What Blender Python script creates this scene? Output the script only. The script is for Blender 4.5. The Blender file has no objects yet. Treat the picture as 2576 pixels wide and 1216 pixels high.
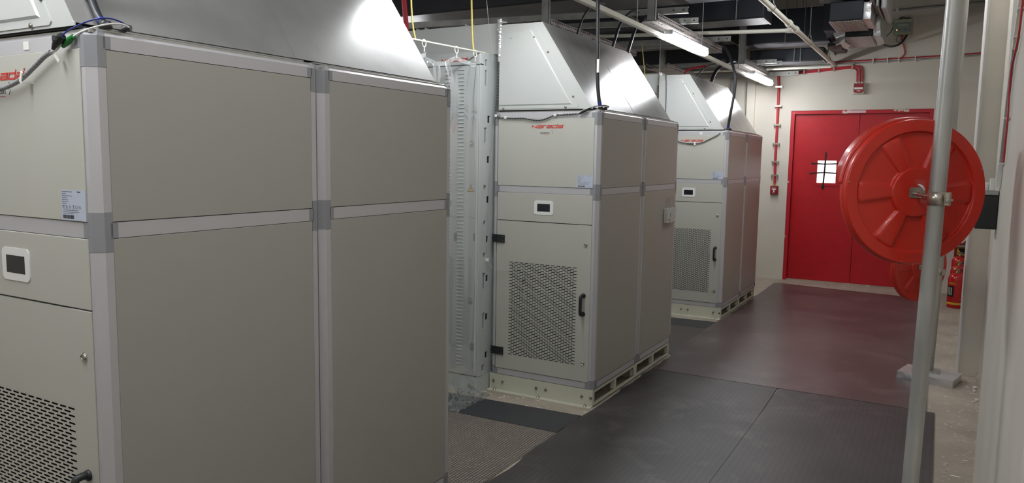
import bpy, math, random
from mathutils import Vector, Matrix
random.seed(7)
PI = math.pi
SC = bpy.context.scene
COL = SC.collection

# ---------------------------------------------------------------- camera, world, exposure
cam_d = bpy.data.cameras.new('camera'); cam = bpy.data.objects.new('camera', cam_d); COL.objects.link(cam)
YAW, PITCH, ROLL, FPX = 0.5146, -0.1095, 0.0153, 1905.2868
fw = Vector((-math.sin(YAW)*math.cos(PITCH), math.cos(YAW)*math.cos(PITCH), math.sin(PITCH)))
rt = Vector((math.cos(YAW), math.sin(YAW), 0)); up = rt.cross(fw)
r2 = rt*math.cos(ROLL) + up*math.sin(ROLL); u2 = up*math.cos(ROLL) - rt*math.sin(ROLL)
Mx = Matrix((r2, u2, -fw)).transposed().to_4x4(); Mx.translation = Vector((2.0543, -1.2673, 1.75))
cam.matrix_world = Mx
cam_d.sensor_width = 36; cam_d.lens = FPX/2576*36; cam_d.clip_start = 0.02; cam_d.clip_end = 100
SC.camera = cam
SC.view_settings.view_transform = 'Standard'; SC.view_settings.look = 'None'
SC.view_settings.gamma = 1; SC.view_settings.use_curve_mapping = False
SC.view_settings.exposure = 0.68
SC.cycles.use_denoising = True
SC.cycles.max_bounces = 10; SC.cycles.diffuse_bounces = 6; SC.cycles.glossy_bounces = 5
SC.cycles.transparent_max_bounces = 16; SC.cycles.transmission_bounces = 6
SC.cycles.sample_clamp_indirect = 6; SC.cycles.caustics_reflective = False
w = bpy.data.worlds.new('world'); SC.world = w; w.use_nodes = True
w.node_tree.nodes['Background'].inputs[0].default_value = (0.6, 0.65, 0.7, 1)
w.node_tree.nodes['Background'].inputs[1].default_value = 0.05
LAMP = 44.0          # strength of every tube lamp in the room

# ---------------------------------------------------------------- materials
def lin(c):
    c = c/255
    return c/12.92 if c <= .04045 else ((c+.055)/1.055)**2.4
def rgb(*c): return (lin(c[0]), lin(c[1]), lin(c[2]), 1)
def mat(name, c, rough=.5, metal=0, spec=.5, bump=0, bscale=60, var=0, vscale=6, c2=None, stretch=None, coat=0):
    m = bpy.data.materials.new(name); m.use_nodes = True
    nt = m.node_tree; b = nt.nodes['Principled BSDF']
    b.inputs['Base Color'].default_value = rgb(*c); b.inputs['Roughness'].default_value = rough
    b.inputs['Metallic'].default_value = metal; b.inputs['Specular IOR Level'].default_value = spec
    b.inputs['Coat Weight'].default_value = coat
    tc = nt.nodes.new('ShaderNodeTexCoord'); mp = nt.nodes.new('ShaderNodeMapping')
    nt.links.new(tc.outputs['Object'], mp.inputs['Vector'])
    if stretch: mp.inputs['Scale'].default_value = stretch
    if var:
        n = nt.nodes.new('ShaderNodeTexNoise'); n.inputs['Scale'].default_value = vscale; n.inputs['Detail'].default_value = 6
        nt.links.new(mp.outputs[0], n.inputs['Vector'])
        rp = nt.nodes.new('ShaderNodeMapRange'); rp.inputs[1].default_value = .35; rp.inputs[2].default_value = .65
        nt.links.new(n.outputs[0], rp.inputs[0])
        mx = nt.nodes.new('ShaderNodeMix'); mx.data_type = 'RGBA'
        mx.inputs[6].default_value = rgb(*c)
        mx.inputs[7].default_value = rgb(*(c2 or [max(0, v*(1-var)) for v in c]))
        nt.links.new(rp.outputs[0], mx.inputs[0]); nt.links.new(mx.outputs[2], b.inputs['Base Color'])
    if bump:
        n = nt.nodes.new('ShaderNodeTexNoise'); n.inputs['Scale'].default_value = bscale; n.inputs['Detail'].default_value = 4
        nt.links.new(mp.outputs[0], n.inputs['Vector'])
        bp = nt.nodes.new('ShaderNodeBump'); bp.inputs['Strength'].default_value = bump; bp.inputs['Distance'].default_value = .002
        nt.links.new(n.outputs[0], bp.inputs['Height']); nt.links.new(bp.outputs[0], b.inputs['Normal'])
    return m
def emit(name, c, s):
    m = bpy.data.materials.new(name); m.use_nodes = True
    b = m.node_tree.nodes['Principled BSDF']; b.inputs['Base Color'].default_value = rgb(*c)
    b.inputs['Emission Color'].default_value = rgb(*c); b.inputs['Emission Strength'].default_value = s
    return m
M = {}
M['panel'] = mat('shaded_panel_paint', (160, 159, 150), .38, spec=.6, bump=.05, bscale=260)  # front paint in a darker tone, the shade of the side faces put in
M['front'] = mat('front_paint', (182, 182, 172), .38, bump=.08, bscale=300)
M['alu'] = mat('brushed_aluminium', (188, 187, 188), .42, metal=.2, stretch=(1, 1, 1))
M['block'] = mat('grey_corner_plastic', (138, 139, 142), .45)
M['hood'] = mat('hood_paint', (188, 191, 187), .42, bump=.08, bscale=300)
M['sheet'] = mat('coated_sheet_steel', (172, 172, 168), .25, metal=.36, spec=.9, bump=.08, bscale=180, var=.06, vscale=5)
M['rack'] = mat('cabinet_grey_paint', (184, 189, 187), .4, bump=.08, bscale=260)
M['rackdark'] = mat('cabinet_slot_dark', (52, 55, 57), .6)
M['base'] = mat('plinth_paint', (196, 197, 180), .45)
M['dark'] = mat('hollow_shade_black', (12, 12, 12), .8)  # black standing in for the shade inside slots, holes and grilles
M['gap'] = mat('rubber_seal_black', (40, 41, 42), .7)
M['chrome'] = mat('chrome', (200, 198, 192), .18, metal=1)
M['steel'] = mat('zinc_bolt_steel', (150, 145, 135), .35, metal=.9)
M['blackp'] = mat('black_plastic', (30, 32, 33), .42)
M['bezel'] = mat('white_bezel_plastic', (226, 226, 222), .3)
M['screen'] = mat('screen_glass', (30, 34, 38), .12, spec=.6)
M['red_print'] = mat('red_print', (196, 58, 46), .5)
M['dark_print'] = mat('dark_print', (52, 54, 56), .6)
M['grey_print'] = mat('grey_print', (112, 116, 124), .6)
M['sticker'] = mat('pale_blue_sticker', (182, 190, 204), .4)
M['white'] = mat('white_plastic', (226, 226, 220), .4)
M['yellow'] = mat('warning_yellow', (214, 172, 44), .5)
M['rope'] = mat('yellow_rope', (218, 196, 112), .7, bump=.3, bscale=300)
M['wire'] = mat('grey_wire', (170, 170, 165), .5)
M['cable'] = mat('black_cable', (40, 42, 45), .42)
M['wrap'] = mat('grey_spiral_wrap', (136, 138, 142), .4)
M['blue'] = mat('blue_tape', (32, 46, 122), .4)
M['green'] = mat('green_connector', (30, 120, 50), .4)
M['redcable'] = mat('red_cable', (184, 48, 56), .45)
M['foil'] = mat('silver_foil_tape', (212, 212, 213), .32, metal=.6, bump=1.0, bscale=55)
M['galv'] = mat('galvanised_steel', (188, 188, 182), .38, metal=.4, bump=.2, bscale=40, var=.16, vscale=9, stretch=(1, 1, .25))
M['strut'] = mat('galvanised_strut', (165, 166, 162), .45, metal=.5, var=.12, vscale=7)
M['tray'] = mat('perforated_tray_steel', (176, 168, 164), .4, metal=.45, var=.12, vscale=9)
M['pipe'] = mat('cream_pipe_paint', (222, 220, 206), .4)
M['duct'] = mat('black_duct_insulation', (42, 45, 52), .55, bump=.4, bscale=18, var=.18, vscale=4)
M['ductbottom'] = mat('lit_underside_grey', (104, 103, 108), .4, bump=.4, bscale=14, var=.2, vscale=3)  # lamp light from below painted into the grey of the duct bottoms
M['ceil'] = mat('ceiling_dark_paint', (84, 86, 94), .85, var=.2, vscale=2)
M['redplastic'] = mat('orange_red_plastic', (202, 46, 30), .36, spec=.5, coat=.15)
M['reddoor'] = mat('red_door_paint', (186, 16, 30), .36, var=.05, vscale=8)
M['redbox'] = mat('red_device_plastic', (140, 26, 32), .35)
M['redsteel'] = mat('red_cylinder_paint', (186, 22, 24), .25, coat=.4)
M['greenbox'] = mat('grey_green_enclosure', (158, 166, 142), .5)
M['film'] = None
M['concbase'] = None

def wall_mat():
    m = mat('cream_wall_paint', (212, 206, 193), .7, bump=.25, bscale=22, var=.03, vscale=2)
    return m
M['wall'] = wall_mat()
M['wall_edge'] = mat('pale_plaster', (200, 196, 188), .6, bump=.3, bscale=25)

def concrete():
    m = mat('dusty_concrete', (172, 161, 146), .62, spec=.35, bump=.4, bscale=30, var=.2, vscale=2.2, c2=(150, 140, 126))
    nt = m.node_tree; b = nt.nodes['Principled BSDF']
    src = b.inputs['Base Color'].links[0].from_socket
    tc = nt.nodes.new('ShaderNodeTexCoord'); mp = nt.nodes.new('ShaderNodeMapping'); mp.inputs['Scale'].default_value = (.6, 1.3, 1)
    nt.links.new(tc.outputs['Object'], mp.inputs['Vector'])
    n = nt.nodes.new('ShaderNodeTexNoise'); n.inputs['Scale'].default_value = 34; n.inputs['Detail'].default_value = 2.5; n.inputs['Distortion'].default_value = .3
    nt.links.new(mp.outputs[0], n.inputs['Vector'])
    n2 = nt.nodes.new('ShaderNodeTexNoise'); n2.inputs['Scale'].default_value = 3; nt.links.new(mp.outputs[0], n2.inputs['Vector'])
    ad = nt.nodes.new('ShaderNodeMath'); ad.operation = 'MULTIPLY_ADD'; ad.inputs[1].default_value = .25
    nt.links.new(n2.outputs[0], ad.inputs[0]); nt.links.new(n.outputs[0], ad.inputs[2])
    rp = nt.nodes.new('ShaderNodeMapRange'); rp.inputs[1].default_value = .785; rp.inputs[2].default_value = .82
    nt.links.new(ad.outputs[0], rp.inputs[0])
    mx = nt.nodes.new('ShaderNodeMix'); mx.data_type = 'RGBA'; mx.inputs[7].default_value = rgb(222, 218, 208)
    nt.links.new(rp.outputs[0], mx.inputs[0]); nt.links.new(src, mx.inputs[6]); nt.links.new(mx.outputs[2], b.inputs['Base Color'])
    return m
M['conc'] = concrete()

def mat_rubber(name='dark_rubber', c=(50, 48, 47), c2=(74, 71, 69), rough=.46, bs=.6):
    "dark rubber with a fine raised diamond pattern and dusty scuffs"
    m = mat(name, c, rough, spec=.5, var=.3, vscale=1.3, c2=c2)
    nt = m.node_tree; b = nt.nodes['Principled BSDF']
    tc = nt.nodes.new('ShaderNodeTexCoord'); mp = nt.nodes.new('ShaderNodeMapping'); mp.inputs['Rotation'].default_value = (0, 0, PI/4)
    nt.links.new(tc.outputs['Object'], mp.inputs['Vector'])
    ck = nt.nodes.new('ShaderNodeTexChecker'); ck.inputs['Scale'].default_value = 42
    nt.links.new(mp.outputs[0], ck.inputs['Vector'])
    src = b.inputs['Base Color'].links[0].from_socket; mc = nt.nodes.new('ShaderNodeMix'); mc.data_type = 'RGBA'; mc.blend_type = 'MULTIPLY'; mc.inputs[0].default_value = bs
    sc_ = nt.nodes.new('ShaderNodeTexNoise'); sc_.inputs['Scale'].default_value = 2.6; sc_.inputs['Detail'].default_value = 9; sc_.inputs['Distortion'].default_value = 1.2; nt.links.new(mp.outputs[0], sc_.inputs['Vector'])
    sr = nt.nodes.new('ShaderNodeMapRange'); sr.inputs[1].default_value = .52; sr.inputs[2].default_value = .80; sr.inputs[4].default_value = .38; nt.links.new(sc_.outputs[0], sr.inputs[0])
    dm = nt.nodes.new('ShaderNodeMix'); dm.data_type = 'RGBA'; dm.inputs[7].default_value = rgb(128, 122, 118); nt.links.new(sr.outputs[0], dm.inputs[0]); nt.links.new(src, dm.inputs[6])
    ck.inputs['Color1'].default_value = (1, 1, 1, 1); ck.inputs['Color2'].default_value = (.62, .62, .62, 1)
    nt.links.new(dm.outputs[2], mc.inputs[6]); nt.links.new(ck.outputs['Color'], mc.inputs[7]); nt.links.new(mc.outputs[2], b.inputs['Base Color'])
    bp = nt.nodes.new('ShaderNodeBump'); bp.inputs['Strength'].default_value = bs; bp.inputs['Distance'].default_value = .002
    nt.links.new(ck.outputs['Fac'], bp.inputs['Height']); nt.links.new(bp.outputs[0], b.inputs['Normal'])
    return m
M['rubber'] = mat_rubber(); M['rubber2'] = mat_rubber('door_tinted_rubber', (74, 64, 64), (92, 82, 82), .33, .25)  # second one: dusty rubber with the door's red reflection mixed into its colour
M['smoothrubber'] = mat('smooth_black_rubber', (52, 53, 56), .5, bump=.15, bscale=200)
def drain_mat(k=1):
    m = mat('studded_mat_rubber', (60, 56, 52), .5)
    nt = m.node_tree; b = nt.nodes['Principled BSDF']
    tc = nt.nodes.new('ShaderNodeTexCoord'); mp = nt.nodes.new('ShaderNodeMapping'); mp.inputs['Rotation'].default_value = (0, 0, PI/2)
    nt.links.new(tc.outputs['Object'], mp.inputs['Vector'])
    ck = nt.nodes.new('ShaderNodeTexBrick'); ck.inputs['Scale'].default_value = 1
    ck.inputs['Color1'].default_value = rgb(150*k, 140*k, 128*k); ck.inputs['Color2'].default_value = rgb(134*k, 124*k, 114*k); ck.inputs['Mortar'].default_value = rgb(30, 28, 27)
    ck.inputs['Brick Width'].default_value = .0185; ck.inputs['Row Height'].default_value = .0190; ck.inputs['Mortar Size'].default_value = .0030; ck.inputs['Mortar Smooth'].default_value = .5
    nt.links.new(mp.outputs[0], ck.inputs['Vector']); nt.links.new(ck.outputs['Color'], b.inputs['Base Color'])
    bp = nt.nodes.new('ShaderNodeBump'); bp.inputs['Strength'].default_value = .6; bp.inputs['Distance'].default_value = .003; bp.invert = True
    nt.links.new(ck.outputs['Fac'], bp.inputs['Height']); nt.links.new(bp.outputs[0], b.inputs['Normal'])
    return m
M['drain'] = drain_mat(); M['drain2'] = drain_mat(.66)
def frame_paint():
    m = mat('red_frame_paint_ragged', (186, 22, 36), .45)
    nt = m.node_tree; b = nt.nodes['Principled BSDF']
    tc = nt.nodes.new('ShaderNodeTexCoord'); n = nt.nodes.new('ShaderNodeTexNoise'); n.inputs['Scale'].default_value = 7; n.inputs['Detail'].default_value = 5
    nt.links.new(tc.outputs['Object'], n.inputs['Vector'])
    rp = nt.nodes.new('ShaderNodeMapRange'); rp.inputs[1].default_value = .64; rp.inputs[2].default_value = .66
    nt.links.new(n.outputs[0], rp.inputs[0])
    mx = nt.nodes.new('ShaderNodeMix'); mx.data_type = 'RGBA'; mx.inputs[6].default_value = rgb(186, 22, 36); mx.inputs[7].default_value = rgb(214, 200, 186)
    nt.links.new(rp.outputs[0], mx.inputs[0]); nt.links.new(mx.outputs[2], b.inputs['Base Color'])
    return m
M['redframe'] = frame_paint()
def pvc():
    m = bpy.data.materials.new('clear_pvc_film'); m.use_nodes = True; nt = m.node_tree
    for n in list(nt.nodes): nt.nodes.remove(n)
    out = nt.nodes.new('ShaderNodeOutputMaterial'); tr = nt.nodes.new('ShaderNodeBsdfTransparent'); tr.inputs[0].default_value = (.94, .96, .96, 1)
    gl = nt.nodes.new('ShaderNodeBsdfGlossy'); gl.inputs['Roughness'].default_value = .1
    fr = nt.nodes.new('ShaderNodeFresnel'); fr.inputs['IOR'].default_value = 1.3
    tc = nt.nodes.new('ShaderNodeTexCoord'); n = nt.nodes.new('ShaderNodeTexNoise'); n.inputs['Scale'].default_value = 7; n.inputs['Detail'].default_value = 2
    bp = nt.nodes.new('ShaderNodeBump'); bp.inputs['Strength'].default_value = .12; bp.inputs['Distance'].default_value = .01
    nt.links.new(tc.outputs['Object'], n.inputs['Vector']); nt.links.new(n.outputs[0], bp.inputs['Height'])
    nt.links.new(bp.outputs[0], gl.inputs['Normal'])
    mx = nt.nodes.new('ShaderNodeMixShader')
    hf = nt.nodes.new('ShaderNodeMath'); hf.operation = 'MULTIPLY'; hf.inputs[1].default_value = .5; nt.links.new(fr.outputs[0], hf.inputs[0])
    nt.links.new(hf.outputs[0], mx.inputs[0]); nt.links.new(tr.outputs[0], mx.inputs[1]); nt.links.new(gl.outputs[0], mx.inputs[2])
    df = nt.nodes.new('ShaderNodeBsdfDiffuse'); df.inputs[0].default_value = (.8, .84, .84, 1); m2_ = nt.nodes.new('ShaderNodeMixShader'); m2_.inputs[0].default_value = .04
    nt.links.new(mx.outputs[0], m2_.inputs[1]); nt.links.new(df.outputs[0], m2_.inputs[2]); nt.links.new(m2_.outputs[0], out.inputs[0])
    return m
M['film'] = pvc()
M['filmband'] = mat('pvc_hem', (220, 224, 222), .2); M['filmband'].node_tree.nodes['Principled BSDF'].inputs['Alpha'].default_value = .3
M['lamp'] = emit('lamp_diffuser', (247, 249, 254), LAMP)
M['lampbody'] = mat('lamp_housing', (205, 208, 212), .4)
M['pane'] = emit('backlit_door_glass', (255, 240, 244), 1.1)
M['led'] = emit('amber_led', (255, 200, 120), .7)
M['tape'] = mat('black_tape', (22, 18, 20), .4)
M['mirror'] = mat('convex_mirror_face', (220, 224, 226), .04, metal=1)
M['zinc'] = mat('zinc_bracket', (188, 182, 168), .3, metal=.8, bump=.3, bscale=50)

# ---------------------------------------------------------------- mesh helpers
class MB:
    def __init__(s): s.v = []; s.f = []; s.sm = []
    def add(s, vs, fs, smooth=False):
        o = len(s.v); s.v += [tuple(v) for v in vs]; s.f += [tuple(i+o for i in f) for f in fs]; s.sm += [smooth]*len(fs); return s
    def box(s, x0, x1, y0, y1, z0, z1):
        if x0 > x1: x0, x1 = x1, x0
        if y0 > y1: y0, y1 = y1, y0
        if z0 > z1: z0, z1 = z1, z0
        return s.add([(x0,y0,z0),(x1,y0,z0),(x1,y1,z0),(x0,y1,z0),(x0,y0,z1),(x1,y0,z1),(x1,y1,z1),(x0,y1,z1)],
            [(0,3,2,1),(4,5,6,7),(0,1,5,4),(1,2,6,5),(2,3,7,6),(3,0,4,7)])
    def bbox(s, x0, x1, y0, y1, z0, z1, b=.003):
        "box with all edges chamfered"
        P = []; n = 0
        X = (x0, x1); Y = (y0, y1); Z = (z0, z1); idx = {}
        for i in (0,1):
            for j in (0,1):
                for k in (0,1):
                    sx, sy, sz = (1-2*i)*b, (1-2*j)*b, (1-2*k)*b
                    for a, p in enumerate([(X[i], Y[j]+sy, Z[k]+sz), (X[i]+sx, Y[j], Z[k]+sz), (X[i]+sx, Y[j]+sy, Z[k])]):
                        idx[i,j,k,a] = len(P); P.append(p)
        F = []
        for i in (0,1): F.append([idx[i,0,0,0], idx[i,1,0,0], idx[i,1,1,0], idx[i,0,1,0]][::1 if i else -1])
        for j in (0,1): F.append([idx[0,j,0,1], idx[1,j,0,1], idx[1,j,1,1], idx[0,j,1,1]][::-1 if j else 1])
        for k in (0,1): F.append([idx[0,0,k,2], idx[1,0,k,2], idx[1,1,k,2], idx[0,1,k,2]][::1 if k else -1])
        for i in (0,1):
            for j in (0,1): F.append([idx[i,j,0,0], idx[i,j,1,0], idx[i,j,1,1], idx[i,j,0,1]][::1 if (i+j) % 2 else -1])
        for i in (0,1):
            for k in (0,1): F.append([idx[i,0,k,0], idx[i,1,k,0], idx[i,1,k,2], idx[i,0,k,2]][::-1 if (i+k) % 2 else 1])
        for j in (0,1):
            for k in (0,1): F.append([idx[0,j,k,1], idx[1,j,k,1], idx[1,j,k,2], idx[0,j,k,2]][::1 if (j+k) % 2 else -1])
        for i in (0,1):
            for j in (0,1):
                for k in (0,1): F.append([idx[i,j,k,0], idx[i,j,k,1], idx[i,j,k,2]][::1 if (i+j+k) % 2 else -1])
        return s.add(P, F)
    def prism(s, pts, a0, a1, axis='y'):
        "polygon in the other two axes, extruded along axis"
        def P(p, a): return {'y': (p[0], a, p[1]), 'z': (p[0], p[1], a), 'x': (a, p[0], p[1])}[axis]
        n = len(pts)
        return s.add([P(p, a0) for p in pts]+[P(p, a1) for p in pts],
            [tuple(range(n)), tuple(range(2*n-1, n-1, -1))]+[(i, i+n, (i+1) % n+n, (i+1) % n) for i in range(n)])
    def tube(s, pts, r, n=10, caps=True, rr=None):
        pts = [Vector(p) for p in pts]; m = len(pts); rings = []
        t0 = (pts[1]-pts[0]).normalized(); a = Vector((0,0,1)) if abs(t0.z) < .9 else Vector((1,0,0))
        nrm = (a-t0*a.dot(t0)).normalized(); V = []
        for i, p in enumerate(pts):
            t = (pts[min(i+1, m-1)]-pts[max(i-1, 0)]).normalized()
            nrm = (nrm-t*nrm.dot(t)).normalized(); bi = t.cross(nrm); R = rr[i] if rr else r
            for k in range(n):
                q = 2*PI*k/n; V.append(p+nrm*math.cos(q)*R+bi*math.sin(q)*R)
        F = [(i*n+k, i*n+(k+1) % n, (i+1)*n+(k+1) % n, (i+1)*n+k) for i in range(m-1) for k in range(n)]
        s.add(V, F, True)
        if caps: s.add(V[:n], [tuple(range(n-1, -1, -1))]); s.add(V[-n:], [tuple(range(n))])
        return s
    def lathe(s, prof, n=48, o=(0,0,0), ax='z', caps=True):
        "prof: (radius, height) pairs"
        V = []
        for r, h in prof:
            for k in range(n):
                q = 2*PI*k/n; c, d = r*math.cos(q), r*math.sin(q)
                p = {'z': (c, d, h), 'y': (c, h, d), 'x': (h, c, d)}[ax]
                V.append((p[0]+o[0], p[1]+o[1], p[2]+o[2]))
        m = len(prof)
        s.add(V, [(i*n+k, i*n+(k+1) % n, (i+1)*n+(k+1) % n, (i+1)*n+k) for i in range(m-1) for k in range(n)], True)
        if caps: s.add(V[:n], [tuple(range(n-1, -1, -1))]); s.add(V[-n:], [tuple(range(n))])
        return s
    def build(s, name, m, parent=None, loc=None, auto=True):
        me = bpy.data.meshes.new(name); me.from_pydata(s.v, [], s.f)
        me.polygons.foreach_set('use_smooth', s.sm); me.materials.append(M[m] if isinstance(m, str) else m)
        me.update()
        if auto:
            import bmesh
            b = bmesh.new(); b.from_mesh(me); bmesh.ops.recalc_face_normals(b, faces=b.faces); b.to_mesh(me); b.free()
        o = bpy.data.objects.new(name, me); COL.objects.link(o)
        if parent: o.parent = parent
        if loc: o.location = loc
        return o
def spline(pts, k=8):
    pts = [Vector(p) for p in pts]; out = []
    for i in range(len(pts)-1):
        p0, p1, p2, p3 = pts[max(i-1, 0)], pts[i], pts[i+1], pts[min(i+2, len(pts)-1)]
        for j in range(k):
            t = j/k; out.append(.5*((2*p1)+(p2-p0)*t+(2*p0-5*p1+4*p2-p3)*t*t+(3*p1-p0-3*p2+p3)*t**3))
    return out+[pts[-1]]
def helix(path, R, r, pitch, n=6, seg=10):
    L = 0; pts = [Vector(p) for p in path]; out = []
    dense = []
    for a, b in zip(pts, pts[1:]):
        k = max(1, int((b-a).length/(pitch/seg)))
        dense += [a.lerp(b, j/k) for j in range(k)]
    dense.append(pts[-1])
    t = (dense[1]-dense[0]).normalized(); a = Vector((0,0,1)) if abs(t.z) < .9 else Vector((1,0,0)); nrm = (a-t*a.dot(t)).normalized()
    for i, p in enumerate(dense):
        t = (dense[min(i+1, len(dense)-1)]-dense[max(i-1, 0)]).normalized(); nrm = (nrm-t*nrm.dot(t)).normalized(); bi = t.cross(nrm)
        q = 2*PI*L/pitch; out.append(p+nrm*math.cos(q)*R+bi*math.sin(q)*R)
        if i < len(dense)-1: L += (dense[i+1]-p).length
    return out
def tag(o, label=None, cat=None, group=None, kind=None):
    if label: o['label'] = label
    if cat: o['category'] = cat
    if group: o['group'] = group
    if kind: o['kind'] = kind
    return o
def thing(name, label, cat, loc=(0,0,0), rotz=0, group=None):
    o = bpy.data.objects.new(name, None); COL.objects.link(o); o.location = loc; o.rotation_euler = (0,0,rotz)
    o.empty_display_size = .1
    return tag(o, label, cat, group)
def copy_tree(o, parent=None):
    c = o.copy(); COL.objects.link(c); c.parent = parent
    for ch in list(o.children): copy_tree(ch, c)
    return c
def again(o, loc, label):
    c = copy_tree(o); c.location = loc; c['label'] = label; return c
def struct(o): o['kind'] = 'structure'; return o
def rrect(x0, x1, z0, z1, r, n=5):
    P = []
    for cx, cz, a in ((x1-r, z0+r, -PI/2), (x1-r, z1-r, 0), (x0+r, z1-r, PI/2), (x0+r, z0+r, PI)):
        for k in range(n+1):
            q = a+PI/2*k/n; P.append((cx+r*math.cos(q), cz+r*math.sin(q)))
    return P
def perforated(u0, u1, v0, v1, pu, pv, su, sv, stagger, P):
    "sheet with open slots; P maps (u, v) to a point"
    mb = MB(); rows = int(round((v1-v0)/pv)); cols = int(round((u1-u0)/pu)); pu = (u1-u0)/cols; pv = (v1-v0)/rows; r = sv/2
    for j in range(rows):
        a = v0+j*pv; b = a+pv; c = (a+b)/2; lo = c-sv/2; hi = c+sv/2
        mb.add([P(u0, a), P(u1, a), P(u1, lo), P(u0, lo)], [(0,1,2,3)]); mb.add([P(u0, hi), P(u1, hi), P(u1, b), P(u0, b)], [(0,1,2,3)])
        off = pu/2 if (stagger and j % 2) else 0
        n = cols-(1 if off else 0); prev = None
        for i in range(n):
            cu = u0+off+(i+.5)*pu; s0 = cu-su/2; s1 = cu+su/2
            if prev is None: mb.add([P(u0, lo), P(s0+r, lo), P(s0, c), P(s0+r, hi), P(u0, hi)], [(0,1,2,3,4)])
            else: mb.add([P(prev-r, lo), P(s0+r, lo), P(s0, c), P(s0+r, hi), P(prev-r, hi), P(prev, c)], [(0,1,2,3,4,5)])
            prev = s1
        mb.add([P(prev-r, lo), P(u1, lo), P(u1, hi), P(prev-r, hi), P(prev, c)], [(0,1,2,3,4)])
    return mb
def stroke(mb, pts, t, y0, y1):
    for (a, b) in zip(pts, pts[1:]):
        a = Vector((a[0], a[1])); b = Vector((b[0], b[1])); d = (b-a).normalized(); n = Vector((-d.y, d.x))*t/2; e = d*t/2*.98
        q = [a-e+n, a-e-n, b+e-n, b+e+n]; mb.prism([tuple(p) for p in q], y0, y1, 'y')
def logo(x0, z0, h, wid, parent, y):
    "wide squared maker's lettering: Narada"
    L = {'N': [[(0,0),(0,1)], [(0,1),(1,0)], [(1,0),(1,1)]],
         'a': [[(.05,1),(1,1),(1,0),(0,0),(0,.5),(1,.5)]],
         'r': [[(0,0),(0,1),(1,1)]],
         'd': [[(1,1.45),(1,0),(0,0),(0,1),(1,1)]]}
    W = {'N': 1.5, 'a': 1.45, 'r': .8, 'd': 1.45}; gap = .42; tot = sum(W[c] for c in 'Narada')+gap*5; k = wid/(tot*h)
    mb = MB(); u = 0; t = h*.25
    for c in 'Narada':
        for st in L[c]:
            stroke(mb, [(x0+(u+p[0]*W[c])*h*k+p[1]*h*.22+t/2, z0+t/2+p[1]*(h-t)) for p in st], t, y-.0012, y-.0002)
        u += W[c]+gap
    o = mb.build('maker_lettering', 'red_print', parent)
    tx(parent, 'registered_mark', '\u00ae', h*.5, x0+wid+h*.35, z0+h*1.1, y, 'red_print')
    return o
def tx(parent, name, s, size, x, z, y, m, rot=None, align='LEFT'):
    c = bpy.data.curves.new(name, 'FONT'); c.body = s; c.size = size; c.extrude = .0003; c.align_x = align; c.resolution_u = 3
    tmp = bpy.data.objects.new(name+'_outline', c); me = bpy.data.meshes.new_from_object(tmp); bpy.data.objects.remove(tmp); bpy.data.curves.remove(c)
    me.materials.clear(); me.materials.append(M[m]); o = bpy.data.objects.new(name, me); COL.objects.link(o); o.parent = parent
    o.location = (x, y-.0006, z); o.rotation_euler = rot or (PI/2, 0, 0); return o
def bolt(mb, x, y, z, r=.009, h=.008):
    "hex bolt head with washer, pointing to -y"
    mb.lathe([(r*1.5, y), (r*1.5, y-.002), (r*1.0, y-.002)], 14, (x, 0, z), 'y')
    mb.lathe([(r, y-.002), (r, y-h), (r*.8, y-h-.001)], 6, (x, 0, z), 'y')

# ---------------------------------------------------------------- the room
XL, XR, YF, YB, ZC = -7.0, 2.42, -5.0, 10.55, 4.3
struct(MB().box(XL-.2, XR+.2, YF-.2, YB+.6, -.15, 0).build('floor', 'conc'))
struct(MB().box(XL-.2, XR+.2, YF-.2, YB+.2, ZC, ZC+.15).build('ceiling', 'ceil'))
DX0, DX1, DZ = .052, 1.888, 2.505
struct(MB().box(XL-.2, DX0, YB, YB+.2, 0, ZC).box(DX1, XR+.2, YB, YB+.2, 0, ZC).box(DX0, DX1, YB, YB+.2, DZ, ZC).build('wall_back', 'wall'))
struct(MB().box(XL-.2, XL, YF, YB, 0, ZC).build('wall_left', 'wall'))
struct(MB().box(XL-.2, XR+.2, YF-.2, YF, 0, ZC).build('wall_front', 'wall'))
struct(MB().box(XR, XR+.2, YF, YB, 0, ZC).build('wall_right', 'wall'))
def pier(name, x0, y0, y1):
    b = .022
    P = [(x0+b, y0), (XR, y0), (XR, y1), (x0+b, y1), (x0+b*.3, y1-b*.3), (x0, y1-b), (x0, y0+b), (x0+b*.3, y0+b*.3)]
    return struct(MB().prism(P, 0, ZC, 'z').build(name, 'wall'))
p1 = pier('trim_1', 2.30, 1.2, 3.335)
p2 = pier('trim_2', 2.265, 5.99, 6.42)
struct(MB().prism([(2.2642, 6.40), (2.2642, 6.012), (2.272, 5.993), (2.2895, 5.989), (2.2895, 5.9895), (2.2735, 5.9945), (2.2655, 6.013), (2.2655, 6.40)], .02, 4.2, 'z').build('trim_3', 'wall_edge'))  # thin skin in a greyer tone over the pier's side and corner
struct(MB().box(-.585, -.47, 10.49, 10.55, 0, 3.6).build('trim_4', 'wall'))
# cement skim at the foot of the right wall and door wall
struct(MB().prism([(2.42, 0), (2.395, 0), (2.405, .03), (2.42, .035)], 3.335, 5.99, 'y').build('baseboard_right', 'conc'))

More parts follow.
